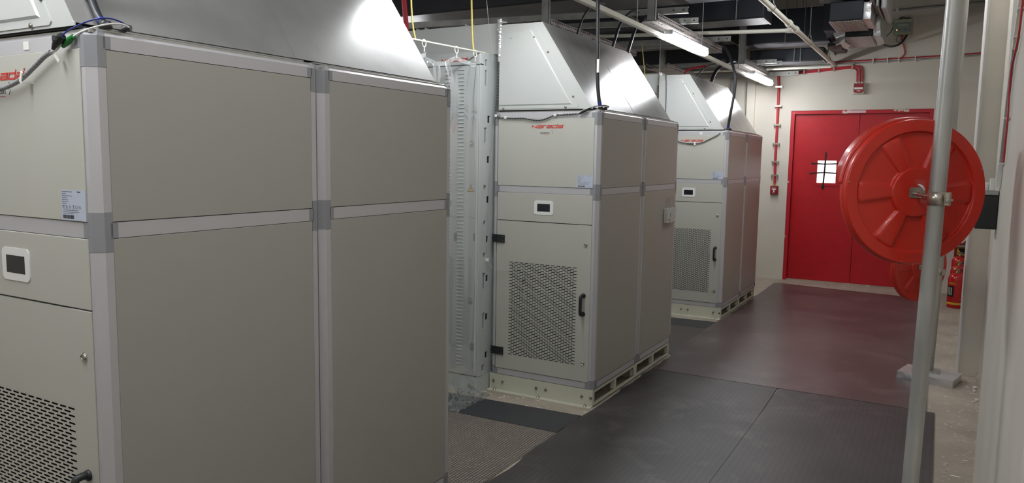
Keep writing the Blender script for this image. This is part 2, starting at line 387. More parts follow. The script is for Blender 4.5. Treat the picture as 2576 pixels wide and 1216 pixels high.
# door
door = tag(bpy.data.objects.new('door_1', None), kind='structure'); COL.objects.link(door)
yd = YB+.055
MB().box(DX0, DX1, YB+.01, YB+.16, DZ-.05, DZ).box(DX0, DX0+.05, YB+.01, YB+.16, 0, DZ-.05).box(DX1-.05, DX1, YB+.01, YB+.16, 0, DZ-.05).build('door_frame', 'redframe', door)
WX0, WX1, WZ0, WZ1 = .447, .703, 1.462, 1.786
leafL = MB()
leafL.box(DX0+.052, WX0, yd, yd+.05, .02, DZ-.052).box(WX1, .973, yd, yd+.05, .02, DZ-.052).box(WX0, WX1, yd, yd+.05, .02, WZ0).box(WX0, WX1, yd, yd+.05, WZ1, DZ-.052)
lf = leafL.build('leaf', 'reddoor', door)
MB().box(.979, DX1-.052, yd, yd+.05, .02, DZ-.052).build('leaf', 'reddoor', door)
fr = MB(); t = .045
fr.box(WX0-t, WX1+t, yd-.008, yd, WZ1, WZ1+t).box(WX0-t, WX1+t, yd-.008, yd, WZ0-t, WZ0).box(WX0-t, WX0, yd-.008, yd, WZ0, WZ1).box(WX1, WX1+t, yd-.008, yd, WZ0, WZ1)
fr.build('vision_frame', 'reddoor', lf)
MB().box(WX0, WX1, yd+.02, yd+.026, WZ0, WZ1).build('pane', 'pane', lf)
def strip(pts, wd, y):
    mb = MB()
    for (a, b) in zip(pts, pts[1:]):
        d = Vector((b[0]-a[0], b[1]-a[1])).normalized(); n = Vector((-d.y, d.x))*wd/2
        mb.prism([(a[0]+n.x, a[1]+n.y), (a[0]-n.x, a[1]-n.y), (b[0]-n.x, b[1]-n.y), (b[0]+n.x, b[1]+n.y)], y-.002, y, 'y')
    return mb.build('tape_strip', 'tape', lf)
strip([(.556, 1.905), (.548, 1.60), (.536, 1.37)], .022, yd-.008); strip([(.532, 1.375), (.543, 1.45)], .03, yd-.0095)
strip([(.362, 1.742), (.55, 1.735), (.76, 1.744)], .018, yd-.008)
strip([(.345, 1.596), (.54, 1.612), (.76, 1.604)], .018, yd-.008)
MB().box(.80, 1.05, YB+.006, YB+.012, DZ-.042, DZ-.008).build('pale_plate', mat('pale_paint_patch', (222, 190, 192), .5), door)
MB().box(DX0, DX1, YB+.02, YB+.2, 0, .018).build('threshold', 'conc', door)
struct(MB().box(DX0-.3, DX1+.3, YB+.2, YB+.25, 0, DZ+.2).build('wall_corridor', 'wall'))

# ---------------------------------------------------------------- rubber mats
def mat_thing(name, pts, m, label, h=.0095, bevel=0):
    mb = MB(); mb.prism(pts, .0005, h, 'z'); return tag(mb.build(name, m), label, 'mat', 'floor mats')
def wavy(x0, y0, x1, y1, n, amp, seed):
    R = random.Random(seed); out = []
    for i in range(n+1):
        t = i/n; out.append((x0+(x1-x0)*t+(R.uniform(-amp, amp) if 0 < i < n else 0), y0+(y1-y0)*t))
    return out
rnd = wavy(.0, -3.0, .012, 2.0, 8, .006, 1)+[(.040, 2.30), (.036, 2.42), (.018, 2.52)]+wavy(.016, 2.6, .018, 3.3, 8, .008, 3)+wavy(.028, 3.42, .026, 4.72, 14, .012, 5)
mat_thing('rubber_mat', [(1.0575, -3.0)]+[(1.0575, 3.9), (1.055, 4.2), (1.046, 4.722)]+rnd[::-1], 'rubber', 'dark grey rubber mat along the near cooling units, left of the aisle seam')
mat_thing('rubber_mat', [(1.0578, -3.0), (2.118, -3.0), (2.114, 4.722), (1.060, 4.722)], 'rubber', 'dark grey rubber mat beside the bare concrete strip, right of the aisle seam')
lft = wavy(.03, 4.732, .035, 5.24, 5, .012, 8)+[(.03, 5.26), (.006, 5.3), (.006, 7.02), (.03, 7.08)]+wavy(.03, 7.1, .03, 9.0, 12, .010, 9)+[(.02, 10.12)]
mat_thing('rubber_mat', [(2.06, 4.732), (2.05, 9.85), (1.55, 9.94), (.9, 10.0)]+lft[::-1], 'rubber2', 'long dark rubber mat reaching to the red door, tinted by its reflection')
for k, (y0, who) in enumerate(((0, 'nearest and the middle'), (3.5625, 'middle and the farthest'))):
    mat_thing('studded_mat', [(-3.2, y0+1.76), (.006, y0+1.76), (.014, y0+2.962), (-3.2, y0+2.90)], 'drain' if k == 0 else 'drain2', 'grey studded drainage mat between the %s cooling units' % who, .006)
    mat_thing('smooth_mat_strip', [(-3.2, y0+2.903), (.008, y0+2.966), (.010, y0+3.345), (-3.2, y0+3.17)], 'smoothrubber', 'smooth black rubber strip before the plinth of the %s cooling unit' % ('middle' if k == 0 else 'farthest'), .007)

# ---------------------------------------------------------------- cooling units
W, D = .85, .883
zA, zB, zC_, zS, zD, zE, zT = 2.035, 1.5495, 1.5047, 1.2953, .1732, .125, 2.090
def post_profile(cx, cy, sx, sy, o=0):
    "chamfered corner post; (cx, cy) outer corner, sx/sy point inward"
    a = .040; c = .022
    P = [(c, -o), (a, -o), (a, .02), (.02, .0458), (-o, .0458), (-o, c)]
    return [(cx+p[0]*sx, cy+p[1]*sy) for p in P]
def hrail(mb, x0, x1, y0, y1, z0, z1): mb.bbox(x0, x1, y0, y1, z0, z1, .003)
def make_unit(front):
    t = thing('cooling_unit', '', 'cooling unit', group='in-row cooling units')
    corners = [(0, 0, -1, 1), (-W, 0, 1, 1), (0, D, -1, -1), (-W, D, 1, -1)]
    for c in corners:
        MB().prism(post_profile(*c), zE, zT-.02, 'z').build('frame_post', 'alu', t)
    for (cx, cy, sx, sy) in corners:
        for z0, z1 in ((zE+.001, zE+.062), (zC_-.038, zB+.03), (zA-.05, zT)):
            mb = MB(); P = post_profile(cx, cy, sx, sy, .0015)
            top = z1 if z1 < zT else zT-.02
            mb.prism(P, z0, top, 'z')
            if z1 >= zT:   # sloped cap
                Q = [(cx+(p[0]-cx)*1+ (.012*sx if abs(p[0]-cx) < .03 else 0), cy+(p[1]-cy)+(.012*sy if abs(p[1]-cy) < .03 else 0)) for p in P]
                n = len(P); mb.add([(p[0], p[1], top) for p in P]+[(q[0], q[1], zT) for q in Q], [(i, (i+1) % n, n+(i+1) % n, n+i) for i in range(n)]+[tuple(range(n, 2*n))])
            # arms of the block over the rails
            zz0, zz1 = (z0, zD-.004) if z0 < .2 else ((zC_+.001, zB-.001) if z0 < 1.8 else (zA+.001, zT-.02))
            mb.box(cx-(-.0015 if sx < 0 else .0015)*1, cx+sx*.03, cy+sy*.040, cy+sy*.062, zz0, zz1)
            mb.box(cx+sx*.038, cx+sx*.062, cy-sy*.0015, cy+sy*.03, zz0, zz1)
            mb.build('corner_block', 'block', t)
    for z0, z1 in ((zE+.002, zD-.003), (zC_, zB), (zA, zT)):
        e = .0 if z1 < zT else .018
        for sx in (0, 1):
            X = 0 if sx == 0 else -W; d = -1 if sx == 0 else 1
            mb = MB(); mb.prism([(X, z0), (X+d*.03, z0), (X+d*.03, z1), (X+d*e, z1), (X, z1-e)] if e else [(X, z0), (X+d*.03, z0), (X+d*.03, z1), (X, z1)], .041, D-.041, 'y')
            mb.build('side_rail', 'alu', t)
        for yy, d in ((0, 1), (D, -1)):
            mb = MB(); mb.prism([(yy, z0), (yy+d*.03, z0), (yy+d*.03, z1), (yy+d*e, z1), (yy, z1-e)] if e else [(yy, z0), (yy+d*.03, z0), (yy+d*.03, z1), (yy, z1)], -W+.041, -.041, 'x')
            mb.build('cross_rail', 'alu', t)
    MB().box(-W+.02, -.02, .02, D-.02, zE+.004, zE+.012).build('floor_plate', 'alu', t)
    for sx in (0, 1):
        X0, X1 = (-.020, .0012) if sx == 0 else (-W-.0012, -W+.020)
        MB().box(X0, X1-.0022 if sx == 0 else X1, .0455, D-.0455, zD-.002, zT-.05).build('seal', 'gap', t) if sx == 0 else None
        MB().bbox(X0, X1, .0465, D-.0465, zB+.002, zA-.002, .0015).build('upper_side_panel', 'panel', t)
        MB().bbox(X0, X1, .0465, D-.0465, zD+.001, zC_-.002, .0015).build('lower_side_panel', 'panel', t)
    MB().box(-W+.042, -.042, D-.02, D-.001, zD, zA).build('rear_panel', 'panel', t)
    MB().box(-W+.01, -.01, .01, D-.01, zT-.012, zT-.002).build('top_plate', 'panel', t)
    if not front:
        MB().box(-W+.042, -.042, .001, .02, zD, zA).build('front_panel', 'panel', t); return t
    fx0, fx1 = -W+.0455, -.0405; y0, y1 = -.0035, .017
    MB().box(fx0-.001, fx1+.001, .0005, .016, zD-.001, zB-.002).box(fx0-.003, fx1+.003, .0005, .016, zB+.0, zA+.001).build('seal', 'gap', t)
    MB().bbox(fx0, fx1, y0, y1, zB+.002, zA-.001, .0015).build('upper_panel', 'front', t)
    MB().bbox(fx0, fx1, y0, y1, zS+.002, zC_-.002, .0015).build('control_panel', 'front', t)
    # door with real slots
    vx0, vx1, vz0, vz1 = -.699, -.142, .288, .992
    dr = MB(); b = .0015
    dr.bbox(fx0, vx0, y0, y1, zD+.001, zS-.002, .0012).bbox(vx1, fx1, y0, y1, zD+.001, zS-.002, .0012).box(vx0-.002, vx1+.002, y0, y1, zD+.002, vz0).box(vx0-.002, vx1+.002, y0, y1, vz1, zS-.003)
    dr = dr.build('door', 'front', t)
    g = perforated(vx0-.001, vx1+.001, vz0-.001, vz1+.001, .0428, .01155, .034, .0056, True, lambda u, v: (u, y0, v))
    g.build('slotted_sheet', 'front', dr, auto=False)
    g2 = perforated(vx0-.001, vx1+.001, vz0-.001, vz1+.001, .0428, .01155, .034, .0056, True, lambda u, v: (u, y0+.0016, v))
    MB().box(vx0-.01, vx1+.01, .0005, .003, vz0-.01, vz1+.01).build('slot_shade_backing', 'dark', dr)  # black sheet painting the darkness behind the slots
    # touch screen
    sx0, sx1, sz0, sz1 = -.494, -.342, 1.350, 1.452
    bz = MB(); bz.prism(rrect(sx0, sx1, sz0, sz1, .018), y0-.003, y0, 'y').build('screen_bezel', 'bezel', t)
    MB().box(-.4705, -.3655, y0-.0075, y0-.006, 1.3745, 1.4275).build('bezel_lip', 'white', bz) if False else None
    MB().box(-.469, -.367, y0-.0036, y0-.0028, 1.3735, 1.4285).build('screen', 'screen', t)
    # locks
    for z in (1.156, .309):
        mb = MB(); mb.lathe([(.013, y0), (.013, y0-.004), (.0105, y0-.0075), (.008, y0-.008), (.0065, y0-.0055)], 20, (-.083, 0, z), 'y')
        lk = mb.build('lock', 'chrome', dr); MB().box(-.0855, -.0805, y0-.0068, y0-.0050, z-.004, z+.004).build('keyhole', 'dark', lk) if False else None
    # handle
    hz0, hz1, hx = .652, .808, -.09
    P = spline([(hx, y0, hz1-.012), (hx-.002, y0-.022, hz1-.010), (hx-.004, y0-.040, hz1-.022), (hx-.004, y0-.043, (hz0+hz1)/2), (hx-.004, y0-.040, hz0+.022), (hx-.002, y0-.022, hz0+.010), (hx, y0, hz0+.012)], 6)
    MB().tube(P, .0115, 12).lathe([(.017, y0), (.017, y0-.006), (.012, y0-.009)], 16, (hx, 0, hz1-.012), 'y').lathe([(.017, y0), (.017, y0-.006), (.012, y0-.009)], 16, (hx, 0, hz0+.012), 'y').build('handle', 'blackp', dr)
    # hinges
    for z0, z1 in ((1.128, 1.186), (.279, .337)):
        mb = MB(); mb.bbox(-.795, -.735, y0-.010, y0, z0, z1, .002).bbox(-.846, -.799, -.0095, 0, z0, z1, .002).lathe([(.007, z0), (.007, z1)], 12, (-.797, y0-.006, 0), 'z')
        h = mb.build('hinge', 'blackp', dr)
        sc = MB()
        for x in (-.835, -.748):
            for z in (z0+.012, z1-.012): sc.lathe([(.0035, -.0100 if x < -.8 else y0-.0098), (.0035, -.0112 if x < -.8 else y0-.0112)], 10, (x, 0, z), 'y')
        sc.build('hinge_screws', 'steel', h)
    logo(-.527, 1.965, .0215, .240, t, y0)
    tx(t, 'model_lettering', 'susten', .029, -.458, 1.925, y0, 'dark_print')
    fl = MB(); F = spline([(-.366, 0, 1.921), (-.360, 0, 1.929), (-.357, 0, 1.935), (-.365, 0, 1.942), (-.366, 0, 1.951), (-.361, 0, 1.959)], 4)
    fl.tube([(p.x, y0-.0006, p.z) for p in F], .0008, 5).build('flame_mark', 'grey_print', t)
    MB().box(-.427, -.386, y0-.0008, y0-.0001, 1.9165, 1.9180).build('small_print', 'red_print', t)
    # rating label
    st = MB().box(-.159, -.0415, y0-.0012, y0-.0002, 1.5535, 1.641).build('rating_label', 'sticker', t)
    q = MB(); R = random.Random(3)
    def dash(xa, xb, z, h=.0018):
        x = xa
        while x < xb:
            l = R.uniform(.0015, .005); q.box(x, min(x+l, xb), y0-.0016, y0-.0012, z, z+h); x += l+.0007
    dash(-.155, -.105, 1.6345)
    for i, xb in enumerate((-.135, -.106, -.13, -.125, -.126, -.135, -.134)): dash(-.155, xb, 1.6285-.0058*i)
    dash(-.151, -.115, 1.5815); dash(-.113, -.078, 1.5815); dash(-.151, -.074, 1.5765, .0014); dash(-.151, -.10, 1.5725, .0014)
    q.build('label_lines', 'grey_print', st)
    q = MB()
    for i, x in enumerate((-.149, -.133, -.117)):
        if i < 2:
            for a, b in (((x-.005, 1.587), (x+.005, 1.587)), ((x-.005, 1.587), (x, 1.5965)), ((x+.005, 1.587), (x, 1.5965))): stroke(q, [a, b], .0007, y0-.0016, y0-.0012)
            q.box(x-.0005, x+.0005, y0-.0016, y0-.0012, 1.5895, 1.5935)
    for x in (-.117, -.070):
        ring = [(x+.0045*math.cos(a*PI/7), 1.5915+.0045*math.sin(a*PI/7)) for a in range(15)]
        stroke(q, ring, .0007, y0-.0016, y0-.0012); stroke(q, [(x-.002, 1.594), (x+.002, 1.589)], .0008, y0-.0016, y0-.0012)
    q.box(-.104, -.097, y0-.0016, y0-.0012, 1.596, 1.5972); q.box(-.104, -.097, y0-.0016, y0-.0012, 1.586, 1.5872); stroke(q, [(-.1035, 1.596), (-.0975, 1.587)], .001, y0-.0016, y0-.0012); stroke(q, [(-.0975, 1.596), (-.1035, 1.587)], .001, y0-.0016, y0-.0012); q.box(-.102, -.099, y0-.0016, y0-.0012, 1.592, 1.596)
    stroke(q, [(-.091, 1.5965), (-.082, 1.5965), (-.082, 1.587), (-.091, 1.587), (-.091, 1.5965)], .0007, y0-.0016, y0-.0012); q.box(-.088, -.084, y0-.0016, y0-.0012, 1.589, 1.5915)
    q.build('safety_symbols', 'grey_print', st)
    q = MB(); x = -.152
    while x < -.101:
        l = R.choice((.0007, .0012, .0020, .0026)); q.box(x, x+l, y0-.0017, y0-.0012, 1.558, 1.5685); x += l+R.choice((.0007, .0012, .0016))
    q.build('barcode', 'dark_print', st); dash_q = None
    tx(st, 'label_brand', 'Narada', .0052, -.079, 1.6345, y0-.0012, 'dark_print')
    MB().box(-.318, -.290, -.0022, -.0003, 2.044, 2.068).build('cable_pad', 'white', t)
    return t
ROWS = [0, 3.5625, 7.1146]
who = ['nearest', 'middle', 'farthest']
near0 = make_unit(True); far0 = make_unit(False)
near0['label'] = 'nearest cooling unit, only the right edge of its slotted door in view'
nears = [near0, again(near0, (0, ROWS[1], 0), 'middle cooling unit, whole slotted door and black hinges in view'), again(near0, (0, ROWS[2], 0), 'farthest cooling unit, small, beside the red alarm cable')]
far0.location = (0, .889, 0); far0['label'] = 'plain rear unit behind the nearest cooling unit, beyond the dark joint'
fars = [far0, again(far0, (0, ROWS[1]+.886, 0), 'plain rear unit with bagged device box, behind the middle cooling unit'), again(far0, (0, ROWS[2]+.886, 0), 'plain rear unit closest to the door wall, behind the farthest cooling unit')]

for o in near0.children:
    if o.name.split('.')[0] in ('maker_lettering', 'registered_mark', 'model_lettering', 'flame_mark', 'small_print'): o.location.x -= .040; o.location.z -= .004
# plinths
def make_plinth(y0, y1, front):
    t = thing('steel_plinth', '', 'plinth', group='pale steel plinths under the cooling units')
    L = y1-y0; wn = [(.035, L/2-.022), (L/2+.022, L-.04)]
    for X, d in ((0, -1), (-W, 1)):
        mb = MB(); a, b = sorted((X, X+d*.003))
        a2, b2 = sorted((X, X+d*.03))
        mb.box(a2, b2, 0, L, .0, .006).box(a, b, 0, L, 0, .030).box(a, b, 0, L, .101, zE).box(a2, b2, 0, L, zE-.003, zE)
        e = [0]+[v for w_ in wn for v in w_]+[L]
        for i in range(0, len(e), 2): mb.box(a, b, e[i], e[i+1], .03, .101)
        for w_ in wn:
            mb.box(a2, b2, w_[0]-.003, w_[0], .03, .101).box(a2, b2, w_[1], w_[1]+.003, .03, .101)
        mb.build('side_frame', 'base', t)
    MB().box(-W+.1, -.1, L*.5-.02, L*.5+.02, 0.001, zE-.004).build('cross_brace', 'strut', t)
    MB().box(-W+.003, -.003, L-.006, L-.003, .001, zE-.004).build('rear_plate', 'base', t)
    if front:
        MB().box(-W-.002, .0, -.004, 0, 0, zE-.001).box(-W-.003, -.004, -.046, -.004, 0, .004).build('front_plate', 'base', t)
        for x in (-.816, -.739, -.451, -.373, -.084, -.014):
            mb = MB(); bolt(mb, x, -.004, .067, .0075, .010); mb.build('bolt', 'steel', t)
        for x in (-.798, -.424, -.048):
            mb = MB(); mb.lathe([(.013, .004), (.013, .006), (.009, .0062), (.009, .013), (.005, .0135), (.005, .022)], 12, (x, -.024, 0), 'z'); mb.build('anchor_bolt', 'steel', t)
    else:
        MB().box(-W+.003, -.003, 0, .003, .001, zE-.004).build('front_plate', 'base', t)
    t.location = (0, y0, 0); return t
pf = make_plinth(0, .848, True); pr = make_plinth(.853, 1.705, False)
pf['label'] = 'pale plinth below the nearest cooling unit, below the frame'; pr['label'] = 'pale plinth below the rear unit behind the nearest cooling unit'
for k in (1, 2):
    again(pf, (0, ROWS[k], 0), 'cream steel plinth with bolted front plate under the %s cooling unit' % who[k])
    again(pr, (0, ROWS[k]+.853, 0), 'cream steel plinth with two side openings under the rear unit of the %s pair' % who[k])

# hoods
def make_hood():
    t = thing('sheet_metal_hood', '', 'hood', group='sheet metal hoods on the cooling units')
    zb, zt = 2.093, 2.706; xl, xk, xr = -.803, -.457, -.066; L0, L1, L2 = .0, .84, 1.72
    MB().prism([(xl, zb+.018), (xl, zt), (xk, zt-.003), (xr, zb+.018), (xr+.01, zb+.012), (xr+.01, zb+.0035), (xl, zb+.0035)], -.004, 0, 'y').build('front_plate', 'hood', t)
    s = Vector((xr-xk, 0, zb-zt)).normalized(); n = Vector((-s.z, 0, s.x))
    for a, b in ((L0, L1), (L1+.004, L2)):
        mb = MB(); k = Vector((xk, 0, zt-.003)); e = Vector((xr, 0, zb+.014)); th = n*-.0025
        mb.add([(k.x, a, k.z), (e.x, a, e.z), (e.x, b, e.z), (k.x, b, k.z), (k.x+th.x, a, k.z+th.z), (e.x+th.x, a, e.z+th.z), (e.x+th.x, b, e.z+th.z), (k.x+th.x, b, k.z+th.z)], [(0,1,2,3), (7,6,5,4), (0,4,5,1), (1,5,6,2), (2,6,7,3), (3,7,4,0)])
        mb.box(e.x-.004, e.x+.030, a+.05, b, zb+.001, zb+.006)
        mb.build('sloping_sheet', 'sheet', t)
        MB().box(xl, xk, a, b, zt-.005, zt-.0025).build('top_sheet', 'hood', t)
    k = Vector((xk, 0, zt-.003)); e = Vector((xr, 0, zb+.014)); o1 = n*.0015
    mb = MB(); mb.add([(k.x, L1-.008, k.z), (e.x, L1-.008, e.z), (e.x, L1+.012, e.z), (k.x, L1+.012, k.z)]+[(p.x+o1.x, y, p.z+o1.z) for p, y in ((k, L1-.008), (e, L1-.008), (e, L1+.012), (k, L1+.012))], [(0,1,2,3), (4,5,6,7), (0,1,5,4), (1,2,6,5), (2,3,7,6), (3,0,4,7)])
    mb.build('lap_seam', 'sheet', t)
    MB().box(xl, xl+.003, 0, L2, zb, zt).build('inner_side_sheet', 'hood', t)
    MB().prism([(xl, zb), (xl, zt), (xk, zt-.003), (xr, zb)], L2, L2+.003, 'y').build('rear_plate', 'hood', t)
    MB().box(xl-.003, xr+.008, .004, L2-.01, zb-.002, zb+.006).build('rubber_seal', 'gap', t)
    # access cover with raised middle
    ap = MB().prism([(xl+.002, zb+.012), (xl+.002, zt-.010), (xk-.060, zt-.012), (-.168, zb+.034), (-.163, zb+.022), (-.172, zb+.012)], -.0075, -.004, 'y').build('access_cover', 'hood', t)
    a_ = [(xl+.006, zb+.034), (xl+.006, zt-.05), (xk-.085, zt-.05), (-.212, zb+.034)]; b_ = [(xl+.006, zb+.042), (xl+.006, zt-.06), (xk-.092, zt-.06), (-.224, zb+.042)]
    mb = MB(); mb.add([(p[0], -.0075, p[1]) for p in a_]+[(p[0], -.0125, p[1]) for p in b_], [(0,1,5,4), (1,2,6,5), (2,3,7,6), (3,0,4,7), (4,5,6,7)]); mb.build('raised_face', 'hood', ap)
    for x, z in ((-.406, 2.494), (-.205, 2.181), (-.518, 2.601), (-.760, 2.108), (-.262, 2.109)):
        mb = MB(); mb.lathe([(.0085, -.007), (.0085, -.0095), (.006, -.0125), (.002, -.0135)], 14, (x, 0, z), 'y'); mb.build('screw', 'steel', t)
    MB().lathe([(.004, -.0124), (.004, -.0128)], 10, (-.705, 0, 2.605), 'y').build('screw_hole', 'gap', t)
    return t
hood = make_hood(); hood['label'] = 'large grey hood above the nearest cooling unit, cut by the top of the picture'
again(hood, (0, ROWS[1], 0), 'grey hood with bright lamp glare on the middle cooling unit')
again(hood, (0, ROWS[2], 0), 'small grey hood on the farthest cooling unit')

# ---------------------------------------------------------------- battery cabinets
def make_rack(louvers):
    t = thing('battery_cabinet', '', 'cabinet', group='tall battery cabinets left of the cooling units')
    w_, d_, h = .60, .95, 2.505
    # body: side with corner post, recessed strip with square holes
    MB().box(-w_, -.034, .045, d_, .12, h-.003).build('body', 'rack', t)
    fp = MB().box(-.022, 0, .050, .054, .12, h)
    fp.build('side_edge', 'rack', t)
    mb = MB()   # corner post with oblong slots, facing +x
    zs = [(.15, .20), (.48, .60), (.78, .90), (1.02, 1.05), (1.26, 1.29), (1.52, 1.55), (1.86, 1.97), (2.27, 2.38), (2.41, 2.455)]
    e = [.12]+[v for z in zs for v in z]+[h]
    for i in range(0, len(e), 2): mb.box(-.010, 0, .064, .100, e[i], e[i+1])
    mb.box(-.010, 0, .054, .064, .12, h).box(-.010, 0, .100, .108, .12, h)
    mb.build('slotted_post', 'rack', t)
    MB().box(-.0195, -.0098, .055, .107, .13, h-.01).build('post_lining', 'block', t)
    mb = MB(); z = .24; e = [.12]
    while z < 2.3: e += [z, z+.05]; z += .2945
    e.append(h)
    for i in range(0, len(e), 2): mb.box(-.012, -.004, .114, .150, e[i], e[i+1])
    mb.box(-.012, -.004, .108, .114, .12, h).box(-.012, -.004, .150, d_-.05, .12, h)
    mb.build('punched_side_strip', 'rack', t)
    MB().box(-.0300, -.0118, .109, .155, .13, h-.01).build('hole_shade_lining', 'dark', t)  # black sheet giving the square holes their shade
    MB().bbox(-w_+.003, -.001, .0, .05, 2.415, h, .003).build('header', 'rack', t)
    dr = MB(); dr.bbox(-w_+.004, -.010, -.002, .045, .128, 2.408, .003); dr = dr.build('door', 'rack', t)
    MB().box(-w_+.001, -.0005, .004, .048, .10, 2.42).build('door_gap', 'gap', t)
    MB().bbox(-.008, .0, .0, .05, .12, 2.412, .002).build('front_flange', 'rack', t)
    if louvers:
        me = None
        for col in (-.273, -.158):
            z = .195
            if col == -.273: zlist = [.195+.0272*i for i in range(81)]
            else: zlist = [.200+.0272*i for i in range(81)]
            for z in zlist:
                if me is None:
                    mb = MB(); a = .028
                    mb.add([(-a, 0, 0), (a, 0, 0), (a*.93, -.006, .003), (-a*.93, -.006, .003), (-a, 0, .012), (a, 0, .012)], [(0,1,2,3), (3,2,5,4), (0,3,4), (1,5,2), (0,4,5,1)])
                    o = mb.build('louver', 'rack', dr); me = o.data
                else:
                    o = bpy.data.objects.new('louver', me); COL.objects.link(o); o.parent = dr
                o.location = (col, -.002, z)
                if z > 2.39: o.location.z = 2.388
        mb = MB()
        for col in (-.273, -.158):
            for i in range(81): mb.box(col-.026, col+.026, -.0024, -.0021, .193+.0272*i+(.005 if col > -.2 else 0), .1965+.0272*i+(.005 if col > -.2 else 0))
        mb.build('louver_slots', 'rackdark', dr)
    for z in (1.853, .699):
        mb = MB(); mb.prism(rrect(-.078, -.046, z-.030, z+.018, .010), -.006, -.002, 'y'); l = mb.build('lock_plate', 'steel', dr)
        MB().lathe([(.012, -.006), (.012, -.012), (.008, -.014), (.006, -.011)], 18, (-.062, 0, z), 'y').build('lock_barrel', 'chrome', l)
    MB().box(-w_, 0, .0, d_, 0, .118).build('plinth', 'rack', t)
    mb = MB(); bolt(mb, -.065, 0, .05, .012, .012); mb.build('plinth_bolt', 'steel', t)
    return t
rk = make_rack(True); rk.location = (-.867, 3.40, 0); rk['label'] = 'pale battery cabinet with louvred door behind the clear curtain'
logo(-.338, 2.438, .024, .22, rk, -.0)
ws = MB(); ws.prism([(-.098, 1.502), (-.038, 1.502), (-.068, 1.558)], -.0030, -.0022, 'y'); ws = ws.build('warning_sign', 'tape', rk)
MB().prism([(-.092, 1.5055), (-.044, 1.5055), (-.068, 1.5505)], -.0036, -.0029, 'y').build('sign_field', 'yellow', ws)
MB().prism([(-.066, 1.541), (-.074, 1.524), (-.068, 1.525), (-.071, 1.509), (-.060, 1.528), (-.066, 1.5275), (-.062, 1.541)], -.0040, -.0035, 'y').build('lightning_bolt', 'tape', ws)
rk2 = make_rack(False); rk2.location = (-1.472, 3.40, 0); rk2['label'] = 'second battery cabinet, mostly hidden behind the nearest hood'
rk3 = again(rk2, (-.867, 6.96, 0), 'battery cabinet left of the farthest cooling unit, hidden by the middle pair')

# containment panels above the cabinets
def make_cont(x0, label, loc):
    t = thing('containment_panel', label, 'panel', loc, group='wall panels above the battery cabinets')
    MB().box(x0, -.812, 0, .012, 2.508, 2.728).build('sheet', 'hood', t)
    for x in (-1.58, -1.50, -1.13, -1.075):
        if x > x0: MB().prism([(x, 2.726), (x+.045, 2.726), (x, 2.742)], 0.0, .004, 'y').build('bent_tab', 'hood', t)
    return t
make_cont(-4.2, 'long pale panel above the battery cabinets behind the yellow ropes', (0, 3.60, 0))
make_cont(-4.2, 'pale panel left of the farthest hood', (0, 7.16, 0))

# ---------------------------------------------------------------- clear curtain
ct = thing('clear_curtain', 'transparent plastic strip curtain hanging from white rings before the battery cabinet', 'curtain', (-.862, 0, 0))
import mathutils.noise as mn
RY = [1.95, 2.34, 2.73, 3.10, 3.335]; ZR = 2.437
def curtain_pt(y, f):
    # f 0 top .. 1 bottom
    k = 0
    while k < len(RY)-2 and y > RY[k+1]: k += 1
    u = (y-RY[k])/(RY[k+1]-RY[k]); u = min(max(u, 0), 1)
    span = RY[k+1]-RY[k]
    sag = .16*span*(1-(2*u-1)**2)
    z = ZR-sag*max(0, 1-f*1.2)-f*(ZR-.03)
    x = .05*math.sin(u*PI)*math.exp(-f*9)*(1 if k % 2 else -1)+.012*math.sin(u*PI*5+k)*math.exp(-f*7)*(1-(2*u-1)**4)+.007*math.sin(y*23+f*2.0)*min(1, f*3)+.012*mn.noise(Vector((y*3.1, f*2.3, 1.7)))
    x += .040*mn.noise(Vector((y*7, f*9, 5.1)))*math.exp(-f*5)
    if f > .93: x += .10*(f-.93)/.07*mn.noise(Vector((y*9, f*30, 4)))+.05*(f-.93)/.07
    return (x, y+.02*mn.noise(Vector((y*4, f*5, 9))), z)
NY, NZ = 90, 120; mb = MB(); V = []
for j in range(NZ+1):
    for i in range(NY+1): V.append(curtain_pt(1.95+(3.345-1.95)*i/NY, (j/NZ)**1.15))
mb.add(V, [(j*(NY+1)+i, j*(NY+1)+i+1, (j+1)*(NY+1)+i+1, (j+1)*(NY+1)+i) for j in range(NZ) for i in range(NY)], True)
mb.build('plastic_sheet', 'film', ct, auto=False)
mb = MB(); V = []
for j in range(2):
    for i in range(NY+1):
        p = curtain_pt(1.95+(3.345-1.95)*i/NY, 0); V.append((p[0]+.001, p[1], p[2]-j*.028))
mb.add(V, [(i, i+1, NY+2+i, NY+1+i) for i in range(NY)], True); mb.build('top_hem', 'filmband', ct, auto=False)
